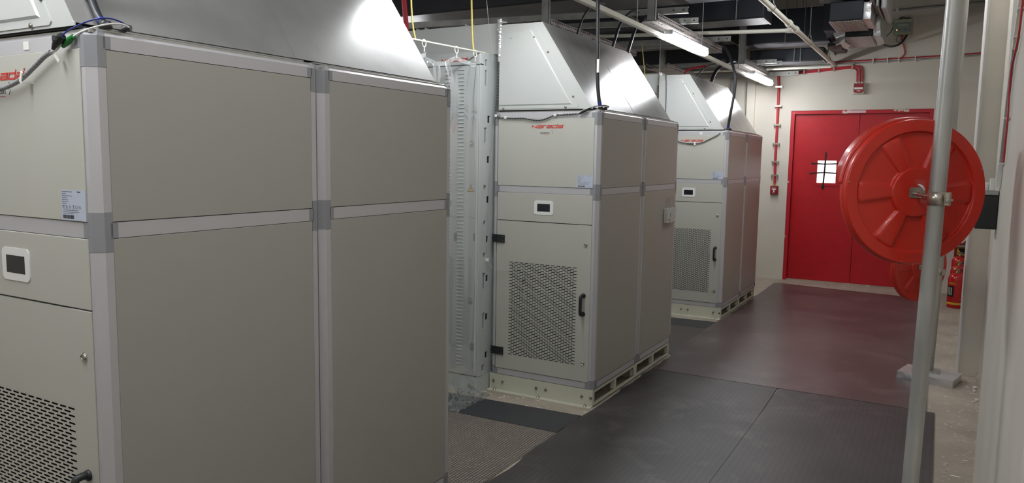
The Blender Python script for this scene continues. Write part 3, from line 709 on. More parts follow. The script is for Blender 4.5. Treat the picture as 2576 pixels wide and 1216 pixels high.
# crumpled surplus on the floor
mb = MB(); V = []
for j in range(15):
    for i in range(25):
        y = 2.9+.46*i/24; x = -.02+.16*j/14; s = mn.noise(Vector((y*22, x*30, 3)))
        V.append((x+.012*s, y, .012+.085*(1-j/14)*(.6+.8*s)+.035*abs(mn.noise(Vector((y*35, x*40, 8))))))
mb.add(V, [(j*25+i, j*25+i+1, (j+1)*25+i+1, (j+1)*25+i) for j in range(14) for i in range(24)], True)
mb.build('crumpled_foot', 'film', ct, auto=False)
rod = thing('curtain_rod', 'thin white rod carrying the clear curtain', 'rod', (-.87, 0, 0))
MB().tube([(0, 1.80, 2.470), (0, 2.6, 2.478), (0, 3.46, 2.500)], .006, 10).build('rod', 'pipe', rod)
for y in RY[1:]:
    z = 2.470+(y-1.8)*.018; t = thing('curtain_ring', 'white plastic ring on the curtain rod, above the clear plastic' if False else '', 'ring', (-.87, y, z-.012), group='white curtain rings on the rod')
    P = [(.0, .020*math.sin(a), -.006+.023*math.cos(a)) for a in [k*PI/12 for k in range(-3, 20)]]
    P2 = [(.0, .012, -.036), (0, .004, -.050), (0, 0, -.06)]
    MB().tube(P[::-1], .0036, 8).build('hook', 'white', t); MB().tube([(0, .0, -.028), (0, .004, -.045), (0, 0, -.062)], .004, 8).build('eyelet', 'white', t)
rings = [o for o in COL.objects if o.name.startswith('curtain_ring')]
for o, l in zip(rings, ('white curtain ring hidden behind the nearest hood', 'white curtain ring nearest the bright hood edge', 'middle white curtain ring beside the red lettering', 'white curtain ring at the cabinet end of the rod')): o['label'] = l

# ropes and wires
def line(name, pts, r, m, label, cat, group=None, n=8):
    return tag(MB().tube(spline(pts, 6) if len(pts) > 2 else pts, r, n).build(name, m), label, cat, group)
line('yellow_rope', [(-.87, 2.64, 2.474), (-.885, 2.61, 2.8), (-.90, 2.60, 4.3)], .0055, 'rope', 'thin yellow rope beside the bright edge of the nearest hood', 'rope', 'yellow ropes from the ceiling')
line('yellow_rope', [(-.87, 3.315, 2.497), (-.88, 3.30, 2.8), (-.90, 3.27, 4.3)], .0065, 'rope', 'thicker yellow rope hanging to the curtain rod beside its end ring', 'rope', 'yellow ropes from the ceiling')
line('yellow_rope', [(-.86, 6.90, 2.30), (-.93, 7.00, 2.65), (-1.06, 7.20, 3.09)], .005, 'rope', 'pale yellow cord between the middle and farthest hoods', 'rope', 'yellow ropes from the ceiling')
line('steel_wire', [(-.83, 3.52, 2.45), (-.86, 3.46, 2.9), (-.93, 3.35, 4.3)], .002, 'wire', 'fine steel wire running up past the middle hood corner', 'wire', 'fine steel wires')
line('steel_wire', [(-.80, 7.10, 2.3), (-.80, 7.10, 2.7), (-.81, 7.12, 3.1)], .0025, 'wire', 'fine wire at the left corner of the farthest hood', 'wire', 'fine steel wires')

# foil strips on hoods, twisted sensor harness
def foil_strip(x, y, label):
    mb = MB(); R = random.Random(int(x*100)+int(y*10)); V = []; n = 60
    for i in range(n+1):
        z = 2.745-.30*i/n; w_ = .019-.009*i/n
        for q in (-1, -.3, .3, 1): V.append((x+q*w_+R.uniform(-.0012, .0012), y-.006-(.008 if abs(q) < .5 else 0)+R.uniform(-.003, .003), z+R.uniform(-.002, .002)))
    mb.add(V, [(i*4+k, i*4+k+1, i*4+5+k, i*4+4+k) for i in range(n) for k in range(3)])
    mb.add([(x-.012, y-.008, 2.742), (x+.060, y+.004, 2.722), (x+.062, y+.030, 2.716), (x-.01, y+.03, 2.74), (x+.0, y-.008, 2.716), (x+.05, y+.004, 2.716)], [(0,1,2,3), (0,4,5,1)])
    return tag(mb.build('foil_strip', 'foil'), label, 'foil tape', 'crumpled foil strips')
foil_strip(-.800, 3.555, 'crumpled silver foil strip down the left edge of the middle hood')
foil_strip(-.806, 7.155, 'crumpled silver foil strip on the panel left of the farthest hood')
hk = thing('channel_clamp', 'small galvanised channel with pipe clamp on the panel left of the farthest hood', 'bracket', (-.822, 7.155, 2.2))
MB().box(-.014, -.004, -.016, 0, 0, .40).box(.004, .012, -.010, 0, -.04, .34).build('slotted_channel', 'strut', hk)
MB().tube([(-.075+.028*math.cos(a), -.02, .285+.028*math.sin(a)) for a in [k*PI/10 for k in range(21)]], .006, 6).build('pipe_ring', 'zinc', hk)
MB().box(-.046, -.040, -.035, -.005, .235, .325).box(-.040, -.005, -.026, -.012, .262, .288).build('clamp_plate', 'zinc', hk)
def harness(pts, r, label, pitch=.028, swap=False):
    t = thing('sensor_harness', label, 'cable', group='spiral wrapped sensor harnesses')
    P = spline(pts, 8); MB().tube(P, r*.95, 10).build('cable_core', 'wrap' if swap else 'cable', t)
    MB().tube(helix(P, r*.80, r, pitch), r*(.20 if swap else .42), 6).build('spiral_wrap', 'cable' if swap else 'wrap', t); return t
yf = ROWS[1]
hn = harness([(-.800, yf-.012, 2.44), (-.806, yf-.012, 2.30), (-.815, yf-.012, 2.17), (-.823, yf-.013, 2.10), (-.812, yf-.014, 2.062), (-.785, yf-.014, 2.042), (-.74, yf-.014, 2.041), (-.68, yf-.015, 2.036), (-.60, yf-.015, 2.036), (-.54, yf-.016, 2.028), (-.47, yf-.016, 2.020), (-.41, yf-.016, 2.030), (-.345, yf-.014, 2.053), (-.28, yf-.012, 2.056), (-.20, yf-.012, 2.060), (-.165, yf-.014, 2.062)], .0048, 'dark and grey twisted harness draped over the top of the middle cooling unit', .022)
MB().tube([(-.158, yf-.020, 2.058), (-.135, yf-.024, 2.068), (-.105, yf-.022, 2.083), (-.085, yf-.015, 2.094)], .0, 8, rr=[.004, .008, .011, .006]).build('black_connector', 'blackp', hn)
MB().tube(spline([(-.150, yf-.014, 2.070), (-.11, yf-.010, 2.094), (-.05, yf+.02, 2.108), (.0, yf+.06, 2.114), (.015, yf+.10, 2.112)], 6), .0028, 8).build('white_wire', 'white', hn)
MB().tube(spline([(-.09, yf-.012, 2.096), (-.04, yf+.01, 2.112), (.0, yf+.05, 2.120), (.02, yf+.09, 2.116), (.005, yf+.115, 2.108)], 6), .0030, 8).build('dark_wire', 'cable', hn)
for x, z in ((-.818, 2.058), (-.738, 2.043), (-.337, 2.055)):
    MB().bbox(x-.010, x+.010, yf-.022, yf-.001, z-.009, z+.009, .002).build('cable_clip', 'white', hn)
h1 = harness([(-.62, -.024, 1.925), (-.486, -.024, 1.927), (-.419, -.024, 1.932), (-.363, -.024, 1.940), (-.298, -.024, 1.957), (-.233, -.024, 1.986), (-.176, -.024, 2.014), (-.140, -.024, 2.026)], .0072, 'thick grey spiral wrapped harness hanging in front of the nearest cooling unit', .015, True)
MB().prism([(-.290, 1.950), (-.283, 1.946), (-.272, 1.974), (-.279, 1.979)], -.0345, -.031, 'y').box(-.284, -.274, -.0345, -.0035, 1.944, 1.949).build('cable_clip', 'white', h1)
MB().tube(spline([(-.140, -.024, 2.026), (-.120, -.024, 2.034), (-.108, -.024, 2.044)], 4), .0022, 6).tube(spline([(-.140, -.020, 2.024), (-.116, -.020, 2.031), (-.100, -.020, 2.042)], 4), .0022, 6).build('wire_tail', 'white', h1)
mb = MB(); mb.tube([(-.118, -.030, 2.032), (-.104, -.030, 2.046), (-.086, -.028, 2.060), (-.076, -.026, 2.066)], .0, 10, rr=[.005, .010, .013, .010]); mb.bbox(-.104, -.082, -.042, -.018, 2.050, 2.068, .003); mb.build('black_connector', 'blackp', h1)
mb = MB(); mb.tube([(-.098, -.014, 2.040), (-.078, -.012, 2.052), (-.052, -.010, 2.066)], .0, 6, rr=[.006, .010, .007]); mb.build('green_connector', 'green', h1)
MB().tube(spline([(-.078, -.028, 2.064), (-.066, -.02, 2.078), (-.035, .0, 2.098), (.0, .02, 2.112), (.02, .05, 2.118), (.018, .09, 2.112), (-.005, .12, 2.106)], 6), .0024, 8).build('blue_wire', 'blue', h1)
MB().tube(spline([(-.052, -.010, 2.066), (-.025, .005, 2.082), (.012, .04, 2.100), (.022, .08, 2.108), (.0, .12, 2.106)], 6), .0026, 8).build('white_wire', 'white', h1)
lb = MB(); lb.prism(rrect(-.014, .014, -.005, .005, .002), -.001, 0, 'y'); lb = lb.build('tag_label', 'white', h1); lb.location = (-.112, -.024, 2.008); lb.rotation_euler = (0, math.radians(48), 0)
h4 = harness([(-.725, 7.098, 2.72), (-.715, 7.098, 2.55), (-.712, 7.098, 2.35), (-.715, 7.098, 2.20)], .0045, 'dark twisted harness down the left edge of the farthest hood', .022)
h3 = harness([(-.60, ROWS[2]-.012, 1.99), (-.52, ROWS[2]-.014, 1.955), (-.42, ROWS[2]-.014, 1.945), (-.30, ROWS[2]-.014, 1.950), (-.22, ROWS[2]-.014, 1.985), (-.12, ROWS[2]-.014, 2.035), (-.09, ROWS[2]-.014, 2.06)], .0045, 'dark harness sagging across the lettering of the farthest cooling unit', .02)
MB().bbox(-.375, -.357, ROWS[2]-.02, ROWS[2]-.002, 1.925, 1.960, .002).build('cable_clip', 'white', h3)

# supply cables dropping onto each unit
def drop(k, pts, r, label):
    t = thing('supply_cable', label, 'cable', (0, ROWS[k], 0), group='black supply cables dropping onto the cooling units')
    P = spline(pts, 8); MB().tube(P, r, 12).build('cable_run', 'cable', t)
    n = len(P); MB().tube(P[-5:-1], r*1.08, 12).build('blue_tape_band', 'blue', t)
    MB().lathe([(.017, 2.097), (.018, 2.100), (.018, 2.112), (.014, 2.117)], 16, (-.030, .070, 0), 'z').build('cable_gland', 'blackp', t)
    MB().tube([(-.028, .118, 2.100), (-.018, .125, 2.106), (-.008, .132, 2.104)], .010, 8).build('terminal_boot', 'blackp', t)
    return t
c0 = drop(0, [(-.20, .075, 3.10), (-.16, .075, 2.6), (-.118, .075, 2.23), (-.098, .075, 2.183), (-.072, .073, 2.140), (-.045, .070, 2.113)], .0115, 'black cable with blue tape end above the nearest cooling unit')
c1 = drop(1, [(-.10, .04, 3.5), (-.066, .04, 3.0), (-.060, .04, 2.83), (-.054, .04, 2.56), (-.050, .04, 2.40), (-.046, .045, 2.27), (-.040, .05, 2.19), (-.030, .06, 2.113)], .0125, 'black cable hanging straight down onto the middle cooling unit')
MB().box(-.046, -.030, .020, .026, 2.34, 2.43).build('cable_tag', 'white', c1)
c2 = drop(2, [(-.24, .30, 3.10), (-.17, .27, 3.03), (-.09, .20, 2.93), (-.02, .10, 2.80), (.030, .04, 2.66), (.030, .035, 2.5), (.002, .04, 2.30), (-.020, .06, 2.18), (-.03, .07, 2.113)], .015, 'dark cable curving down onto the farthest cooling unit')
for (x, y, l, r_) in ((-.62, 4.45, 'thin black cable arching from the perforated tray onto the middle hood', .009), (-.50, 4.95, 'black cable looping from the tray, behind the straight hanging cable', .013), (-.46, 5.22, 'black cable entering the top of the middle hood at its rear corner', .015)):
    line('tray_cable', [(x+.02, y+.55, 3.10), (x+.04, y+.32, 3.06), (x+.02, y+.12, 2.92), (x, y, 2.70)], r_, 'cable', l, 'cable', 'black cables from the tray', 10)
line('tray_cable', [(-.30, 9.3, 3.08), (-.38, 8.7, 3.03), (-.47, 8.3, 2.88), (-.50, 8.15, 2.71)], .022, 'cable', 'thick black cable entering the farthest hood', 'cable', 'black cables from the tray', 10)
line('tray_cable', [(-.45, 9.1, 3.05), (-.60, 8.4, 2.95), (-.68, 7.95, 2.71)], .008, 'cable', 'thin black cable slanting onto the farthest hood', 'cable', 'black cables from the tray', 10)
line('tray_cable', [(-.70, 8.62, 2.97), (-.84, 8.6, 2.955), (-.93, 8.6, 2.93), (-.975, 8.6, 2.88), (-1.0, 8.6, 2.72)], .014, 'redcable', 'red cable bundle arching down behind the farthest hood', 'cable', 'black cables from the tray', 10)
line('tray_cable', [(-1.75, 3.7, 4.0), (-1.78, 3.68, 3.3), (-1.72, 3.66, 2.74)], .02, 'redcable', 'red cable hanging beside the bright edge of the nearest hood', 'cable', 'black cables from the tray', 10)
# spare wire with white tag on the middle unit door
sw = thing('temperature_probe_wire', 'thin white wire with tag hooked into the slots of the middle unit door', 'wire')
MB().tube(spline([(-.835, yf-.02, 2.0), (-.85, yf-.035, 1.6), (-.855, yf-.05, 1.2), (-.850, yf-.06, 1.0), (-.80, yf-.04, .93), (-.72, yf-.02, .915), (-.62, yf-.012, .945), (-.575, yf-.012, .93), (-.560, yf-.012, .85), (-.555, yf-.010, .72)], 8), .0018, 6).build('wire', 'wire', sw)
MB().bbox(-.865, -.838, yf-.064, yf-.058, .985, 1.01, .001).build('wire_tag', 'white', sw)
MB().bbox(-.578, -.555, yf-.022, yf-.005, .865, .88, .002).build('wire_hook', 'wrap', sw)
# device box in a plastic bag
bx = thing('bagged_device_box', 'small white box in a clear bag taped to the rear unit of the middle pair', 'box', (.002, 4.985, 1.22))
MB().bbox(0, .035, 0, .215, 0, .125, .003).build('carton', 'bezel', bx)
mb = MB(); R = random.Random(5); V = []
for j in range(13):
    for i in range(9):
        V.append((.038+R.uniform(-.004, .008)*(1 if j < 9 else .4)-(.03*(j-8)/4 if j > 8 else 0), -.012+.235*i/8+(.03*(j-8)/4*(1-i/4) if j > 8 else 0), -.004+.215*j/12))
mb.add(V, [(j*9+i, j*9+i+1, j*9+10+i, j*9+9+i) for j in range(12) for i in range(8)], True); mb.build('clear_bag', 'film', bx, auto=False)
MB().box(.0352, .0358, .07, .082, .05, .085).box(.0352, .0358, .03, .075, .015, .022).box(.0352, .0358, .03, .075, .028, .034).build('carton_print', 'dark_print', bx)

# ---------------------------------------------------------------- convex mirrors on poles
def pole(x, y, lean, zt, label, r=.030):
    t = thing('steel_pole', label, 'pole', (x, y, 0), group='galvanised poles with safety mirrors')
    MB().lathe([(r, .004), (r, zt)], 32, (0,0,0), 'z').build('tube', 'galv', t)
    MB().bbox(-.08, .08, -.08, .08, 0, .008, .002).build('foot_plate', 'galv', t)
    t.rotation_euler = (0, lean, 0); return t
pole(2.015, 2.05, .0144, 4.24, 'near galvanised pole carrying the larger-looking red mirror'); 
def make_mirror(name, loc, yaw, label, poleloc):
    "convex mirror seen from the back; local -y is the back"
    t = thing('convex_mirror', label, 'mirror', loc, yaw, group='red backed convex safety mirrors')
    R = .292; N = 180
    def h(r, a):
        # back relief, positive = toward the back (-y)
        r_ = r/R
        hub = .018*(1-min(1, max(0, (r_-.335)/.03)))
        dome = .0
        sp = 0
        a6 = math.degrees(a) % 60; d = min(a6, 60-a6); wdt = 8.5+3.5*(1-r_)
        m = min(1, max(0, (wdt+2.5-d)/2.5))
        inr = min(1, max(0, (r_-.33)/.02))*min(1, max(0, (.84-r_)/.025))
        sp = .014*m*inr
        ring = .017*min(1, max(0, (r_-.83)/.022))
        return max(hub, sp, ring)
    rad = [0, .04, .09, .0965, .0978, .100, .103, .1065, .108, .13, .16, .19, .22, .240, .2415, .244, .247, .2488, .250, .27, .289, .2905, .292]
    V = []; F = []
    for i, r in enumerate(rad):
        for k in range(N):
            a = 2*PI*k/N; V.append((r*math.cos(a), -h(r, a), r*math.sin(a)))
    F = [(i*N+k, (i+1)*N+k, (i+1)*N+(k+1) % N, i*N+(k+1) % N) for i in range(len(rad)-1) for k in range(N)]
    mb = MB(); mb.add(V, F, True); mb.build('back_shell', 'redplastic', t)
    MB().lathe([(.2915, -.016), (.2945, -.0135), (.296, -.004), (.2965, .004), (.3, .008), (.3005, .026), (.296, .030), (.29, .02)], 120, (0,0,0), 'y', False).build('rim', 'redplastic', t)
    # shading visor round one side, reaching forward
    mb = MB(); V = []; a0, a1, n = math.radians(62), math.radians(174), 60
    for i in range(n+1):
        a = a0+(a1-a0)*i/n; q = min(1, (i/n)*2.0)*min(1, (1-i/n)*9); dpt = .030+.045*min(1, q)
        for (r, y) in ((.3005, .010), (.306, .026), (.309, dpt), (.305, dpt), (.302, .028), (.3005, .012)): V.append((r*math.cos(a), y, r*math.sin(a)))
    mb.add(V, [(i*6+k, i*6+(k+1) % 6, i*6+6+(k+1) % 6, i*6+6+k) for i in range(n) for k in range(6)]+[tuple(range(6)), tuple(n*6+k for k in range(6))], True)
    mb.build('visor', 'redplastic', t)
    mb = MB(); V = []; prof = [(0.0001, .075), (.08, .071), (.16, .058), (.24, .036), (.296, .012)]
    mb.lathe(prof, 64, (0,0,0), 'y', False).build('mirror_face', 'mirror', t)
    for a in (172, 208, 262, 97, 20, -40):
        q = math.radians(a); mb = MB(); mb.lathe([(.0045, -.010), (.0045, -.016), (.002, -.018)], 10, (.288*math.cos(q), 0, .288*math.sin(q)), 'y'); mb.build('rim_screw', 'steel', t)
    # bracket plate
    t.scale = (.972, .972, .972)
    bp = MB(); bp.prism(rrect(-.032, .034, -.022, .020, .007), -.0225, -.019, 'y'); bp = bp.build('bracket_plate', 'zinc', t)
    for x, z in ((-.018, -.008), (.006, -.008)): MB().lathe([(.004, -.0225), (.004, -.026), (.002, -.027)], 10, (x, 0, z), 'y').build('bracket_rivet', 'steel', bp)
    return t
mirr1 = (1.957, 2.155, 1.640)
m1 = make_mirror('', mirr1, math.radians(33), 'large red convex mirror back in front of the red door', None)
ad = thing('mirror_bracket', 'chrome rod and pipe clamp holding the large red mirror', 'bracket', group='mirror clamps on the poles')
px, py, pz = 2.039, 2.05, 1.622
MB().lathe([(.0315, -.026), (.0325, -.026), (.0325, .026), (.0315, .026)], 36, (px, py, pz), 'z', False).build('clamp_band', 'zinc', ad)
MB().bbox(px+.024, px+.044, py-.034, py-.026, pz-.026, pz+.026, .003).bbox(px+.034, px+.048, py-.024, py-.016, pz-.026, pz+.026, .003).build('clamp_ear', 'zinc', ad)
mb = MB(); mb.tube([(px+.034, py-.050, pz-.004), (px+.050, py-.008, pz-.004)], .0055, 8); mb.tube([(px+.030, py-.047, pz-.004), (px+.036, py-.046, pz-.004)], .009, 6); mb.build('clamp_bolt', 'chrome', ad)
mb = MB(); A = Vector((mirr1[0]+.0, mirr1[1]-.022, mirr1[2]-.004)); B = Vector((px-.020, py+.022, pz+.004)); mb.tube([A, B], .0045, 10)
for f_ in (.30, .60, .85): c_ = A.lerp(B, f_); d_ = (B-A).normalized()*.006; mb.tube([c_-d_, c_+d_], .009, 6)
mb.build('threaded_rod', 'chrome', ad)
mb = MB(); mb.add([(1.975, 2.118, 1.640), (2.03, 2.105, 1.640), (2.03, 2.10, 1.60), (1.985, 2.11, 1.600), (1.958, 2.12, 1.69), (1.995, 2.11, 1.69), (1.998, 2.108, 1.645)], [(0,1,2,3), (0,4,5,6)]); mb.build('plastic_wrap', 'film', ad, auto=False)
mb = MB(); P_ = [(1.966+.030*math.sin(a), 2.110, 1.638+.034*math.cos(a)) for a in [k*PI/20 for k in range(1, 9)]]; mb.tube(P_, .0035, 6, rr=[.002+.003*math.sin(PI*i/7) for i in range(8)]); mb.build('instruction_leaflet', 'white', ad)
# second mirror and pole on a foil wrapped slab
slab = thing('foil_wrapped_slab', 'silver foil wrapped slab on the floor under the far pole', 'slab', (2.065, 5.70, 0), math.radians(-13), )
mb = MB(); R = random.Random(11); n1, n2 = 10, 12; 
def crum(v, s=.004): return tuple(c+R.uniform(-s, s)*(0.4 if i == 2 else 1) for i, c in enumerate(v))
V = []; SX, SY = .205, .155
for j in range(n2+1):
    for i in range(n1+1): V.append(crum((-SX+2*SX*i/n1, -SY+2*SY*j/n2, .058), .003))
mb.add(V, [(j*(n1+1)+i, j*(n1+1)+i+1, (j+1)*(n1+1)+i+1, (j+1)*(n1+1)+i) for j in range(n2) for i in range(n1)])
ring = [V[i] for i in range(n1+1)]+[V[j*(n1+1)+n1] for j in range(1, n2+1)]+[V[n2*(n1+1)+i] for i in range(n1-1, -1, -1)]+[V[j*(n1+1)] for j in range(n2-1, 0, -1)]
m_ = len(ring); low = [crum((v[0]*1.01, v[1]*1.01, .03), .004) for v in ring]; bot = [(v[0], v[1], .0) for v in ring]
mb.add(ring+low+bot, [(i, (i+1) % m_, m_+(i+1) % m_, m_+i) for i in range(m_)]+[(m_+i, m_+(i+1) % m_, 2*m_+(i+1) % m_, 2*m_+i) for i in range(m_)])
mb.build('foil_skin', 'foil', slab); MB().box(-SX+.01, SX-.01, -SY+.01, SY-.01, .001, .052).build('core_block', 'white', slab)
p2_ = pole(2.062, 5.76, .0160, 4.24, 'far galvanised pole standing on the foil wrapped slab'); p2_.location.z = .058; p2_.children[0].location.z = 0
m2 = make_mirror('', (1.935, 5.84, .905), math.radians(50), 'smaller-looking red convex mirror low behind the large one', None)
ad2 = thing('mirror_bracket', 'chrome rod and pipe clamp holding the low far mirror', 'bracket', group='mirror clamps on the poles')
qx, qy, qz = 2.072, 5.76, .885
MB().lathe([(.0305, -.026), (.0330, -.026), (.0330, .026), (.0305, .026)], 30, (qx, qy, qz), 'z', False).build('clamp_band', 'zinc', ad2)
MB().bbox(qx+.024, qx+.050, qy-.03, qy-.022, qz-.026, qz+.026, .003).tube([(qx+.04, qy-.045, qz), (qx+.045, qy-.005, qz)], .006, 8).build('clamp_ear', 'zinc', ad2)
MB().tube([(1.935+.01, 5.84-.02, .90), (qx-.02, qy+.02, qz)], .005, 8).build('threaded_rod', 'chrome', ad2)

# ---------------------------------------------------------------- lamps
def make_lamp(y0, label):
    t = thing('batten_lamp', label, 'lamp', (-.195, y0, 2.87), group='white batten lamps under the tray')
    L = 1.2
    MB().bbox(-.035, .035, 0, L, .018, .055, .004).build('housing', 'lampbody', t)
    mb = MB(); P = [(-.042, .018), (-.044, -.004), (-.034, -.024), (.0, -.032), (.034, -.024), (.044, -.004), (.042, .018)]
    mb.prism(P, .004, L-.012, 'y'); mb.build('diffuser', 'lamp', t)
    MB().bbox(-.038, .038, -.004, .030, .016, .057, .004).build('end_cap', 'lampbody', t); MB().bbox(-.038, .038, L-.012, L+.004, -.012, .055, .004).build('end_cap', 'lampbody', t)
    MB().box(-.10, .0, .15, .19, .040, .062).box(-.10, .0, L-.19, L-.15, .040, .062).build('mounting_bracket', 'strut', t)
    return t
make_lamp(8.97, 'small glowing batten lamp near the door wall')
make_lamp(5.53, 'glowing batten lamp above the middle hood')
make_lamp(2.02, 'batten lamp above the nearest hood, out of the picture')
make_lamp(-1.35, 'batten lamp high beside the photographer, out of the picture')
tr = thing('lamp_track', 'long cream square rail running beside the batten lamps', 'rail')
MB().bbox(-.300, -.258, -2.5, 10.5, 2.865, 2.905, .003).build('rail', 'pipe', tr)
for y in (.6, 3.0, 4.9, 6.85, 8.5): MB().tube([(-.263, y, 2.9), (-.263, y, 4.3)], .004, 6).build('hanger_rod', 'strut', tr)
# added unseen lamps, deep in the room and over the aisle, brightening walls and cabinet sides
for x, y, l in ((-4.6, 6.55, 'added fill lamp deep in the room near the door wall, unseen'), (-4.6, 2.7, 'added fill lamp deep in the room behind the middle row, unseen'), (-4.6, -.9, 'added fill lamp deep in the room behind the nearest row, unseen'), (-4.6, -4.5, 'added fill lamp deep in the room before the rows, unseen'),
                (1.75, 5.6, 'added fill lamp high above the aisle before the far pole, unseen'), (1.45, -.6, 'added fill lamp above the aisle over the photographer, unseen'), (1.45, -4.0, 'added fill lamp above the aisle behind the photographer, unseen')):
    o = make_lamp(y, l); o.location = (x, y, 3.80 if y > 4 and x > 0 else (3.55 if x > 0 else 3.05))
    MB().tube([(0, .17, .06), (0, .17, (4.3-o.location.z))], .004, 6).tube([(0, 1.03, .06), (0, 1.03, 4.3-o.location.z)], .004, 6).build('hanger_rod', 'strut', o)

# ---------------------------------------------------------------- overhead trays and struts
def make_tray(x, y0, y1, label):
    t = thing('cable_tray', label, 'cable tray', group='perforated cable trays on trapeze frames')
    wd, h, z = .30, .072, 3.0
    perforated(y0, y1, z, z+h, .05, h/2, .034, .012, True, lambda u, v: (x, u, v)).build('perforated_side', 'tray', t, auto=False)
    perforated(y0, y1, z, z+h, .05, h/2, .034, .012, True, lambda u, v: (x-wd, u, v)).build('perforated_side', 'tray', t, auto=False)
    perforated(y0, y1, x-wd, x, .08, .06, .045, .012, True, lambda u, v: (v, u, z)).build('perforated_floor', 'tray', t, auto=False)
    MB().box(x-.015, x, y0, y1, z+h-.002, z+h).box(x-wd, x-wd+.015, y0, y1, z+h-.002, z+h).build('top_lip', 'tray', t)
    return t
def trapeze(pts, zb, xs, label, hangers, h=.055, y_off=0):
    "C channel between two points, hung on channels"
    t = thing('trapeze_strut', label, 'strut', group='grey steel struts under the ceiling')
    a, b = Vector((pts[0][0], pts[0][1], 0)), Vector((pts[1][0], pts[1][1], 0)); d = (b-a).normalized(); n = Vector((-d.y, d.x, 0))
    mb = MB()
    def bar(n0, n1, z0, z1):
        q = [a+n*n0, b+n*n0, b+n*n1, a+n*n1]; mb.prism([(p.x, p.y) for p in q], z0, z1, 'z')
    bar(-.002, .002, zb, zb+h); bar(0, .04, zb, zb+.003); bar(0, .04, zb+h-.003, zb+h)
    mb.build('channel', 'strut', t)
    hb = MB()
    for s in (.04, .13):
        c = b-d*s; hb.lathe([(.008, 0), (.008, .004)], 12, (c.x, c.y-.006, zb+h*.5), 'y') if True else None
    hb.build('bolt_holes', 'gap', t)
    for x, y in hangers:
        MB().box(x-.036, x+.036, y-.012, y-.008, zb-.075, ZC).box(x+.033, x+.036, y-.012, y+.03, zb-.075, ZC).build('hanger_channel', 'strut', t)
    return t
make_tray(-.27, 5.44, 7.72, 'perforated tray beside the bright lamp over the middle hood')
make_tray(-1.27, 5.295, 7.60, 'perforated tray showing behind the top edge of the middle hood')
make_tray(-.25, 8.80, 10.45, 'perforated tray at the lamp near the door wall')
make_tray(-1.30, 8.86, 10.45, 'perforated tray behind the top of the farthest hood')
trapeze([(-4.2, 5.02), (-.045, 5.607)], 3.08, None, 'strut with open bolt holes above the middle hood', [(-1.31, 5.26), (-.315, 5.40)])
trapeze([(-4.2, 5.48), (-.10, 6.13)], 3.075, None, 'second strut with end lip behind the middle hood', [])
trapeze([(-4.2, 7.0), (-.093, 7.385)], 3.08, None, 'strut end with bracket right of the bright lamp', [])
trapeze([(-4.2, 9.45), (.004, 9.50)], 3.075, None, 'far strut above the farthest hood, carried by two hangers', [(-1.36, 8.82), (-.28, 8.76)])
trapeze([(-4.2, 9.70), (.028, 9.74)], 3.08, None, 'farther strut directly behind the far hanger', [])
trapeze([(-4.2, 10.30), (.15, 10.38)], 3.0, None, 'strut end beside the red alarm cable bend', [], .06)

# cream pipes
def pipe(pts, r, label, fit=()):
    t = thing('sprinkler_pipe', label, 'pipe', group='cream sprinkler pipes')
    MB().tube(pts, r, 16).build('pipe_run', 'pipe', t)
    a, b = Vector(pts[0]), Vector(pts[-1]); d = (b-a).normalized()
    for f_ in fit:
        c = a+d*f_; MB().tube([c-d*.05, c-d*.035, c+d*.035, c+d*.05], r, 16, rr=[r*1.05, r*1.4, r*1.4, r*1.05]).build('coupling', 'pipe', t)
    return t
ps = pipe([(.593, 2.0, 3.15), (.593, 10.5, 3.15)], .027, 'cream pipe running along the aisle to the door wall', (4.95, 5.35))
pipe([(.570, 7.38, 3.15), (-4.2, 6.30, 3.15)], .021, 'cream cross pipe joining the aisle pipe behind the bright lamp', (.03,))
pipe([(.60, 10.20, 3.08), (-4.2, 10.02, 3.08)], .019, 'cream cross pipe close to the door wall')
pipe([(-.30, 6.30, 3.14), (-4.2, 5.9, 3.12)], .016, 'thin cream pipe behind the second strut')
for y in (6.05, 8.30, 9.90):
    MB().tube([(.593, y, 3.24), (.593, y, 4.3)], .0055, 8).build('hanger_rod', 'strut', ps)
    mb = MB(); ring = [(.593+.034*math.sin(a), y, 3.15+.034*math.cos(a)+(.05 if abs(a) < .5 else 0)) for a in [k*PI/10-PI for k in range(21)]]
    mb.tube([Vector(p) for p in ring], .004, 6).build('clevis_ring', 'strut', ps)

# ---------------------------------------------------------------- ducts
def duct(x0, x1, y0, y1, z0, z1, label, flange=True, rods=True):
    t = thing('insulated_duct', label, 'duct', group='black insulated air ducts')
    MB().bbox(x0, x1, y0, y1, z0+.004, z1, .012).build('insulation', 'duct', t)
    MB().box(x0+.02, x1-.03, y0+.02, y1-.02, z0, z0+.004).build('lit_underside', 'ductbottom', t)  # grey plate painted as if lit from below
    if flange: MB().box(x1-.022, x1-.004, y0+.01, y1-.01, z0-.004, z0+.004).build('edge_strip', 'strut', t)
    for x in ((x0+.6, x1-.3) if rods else ()): MB().tube([(x, y0-.02, z0), (x, y0-.02, ZC)], .005, 6).build('hanger_rod', 'strut', t)
    return t
duct(-6.4, .17, 5.90, 6.62, 3.36, 3.92, 'wide black duct over the middle hood, its underside a grey band')
duct(-6.4, .200, 7.62, 8.09, 3.35, 3.78, 'black duct with pale bottom edge, end seen beside the cream pipe')
duct(-.46, .675, 9.30, 9.66, 3.30, 3.74, 'black duct behind the cream pipe, carried by a thin rod')
duct(-.42, .560, 9.80, 10.14, 3.12, 3.30, 'lowest black duct just above the door wall pipes')
duct(-6.4, -.60, 9.0, 9.9, 3.40, 3.95, 'long dark duct deep behind the farthest hood')
duct(-6.4, -1.0, 3.9, 5.1, 3.55, 4.0, 'dark duct high over the middle row cabinets')
duct(-6.4, -.62, 9.80, 10.20, 3.11, 3.404, 'low dark duct along the door wall behind the farthest hood', True, False)
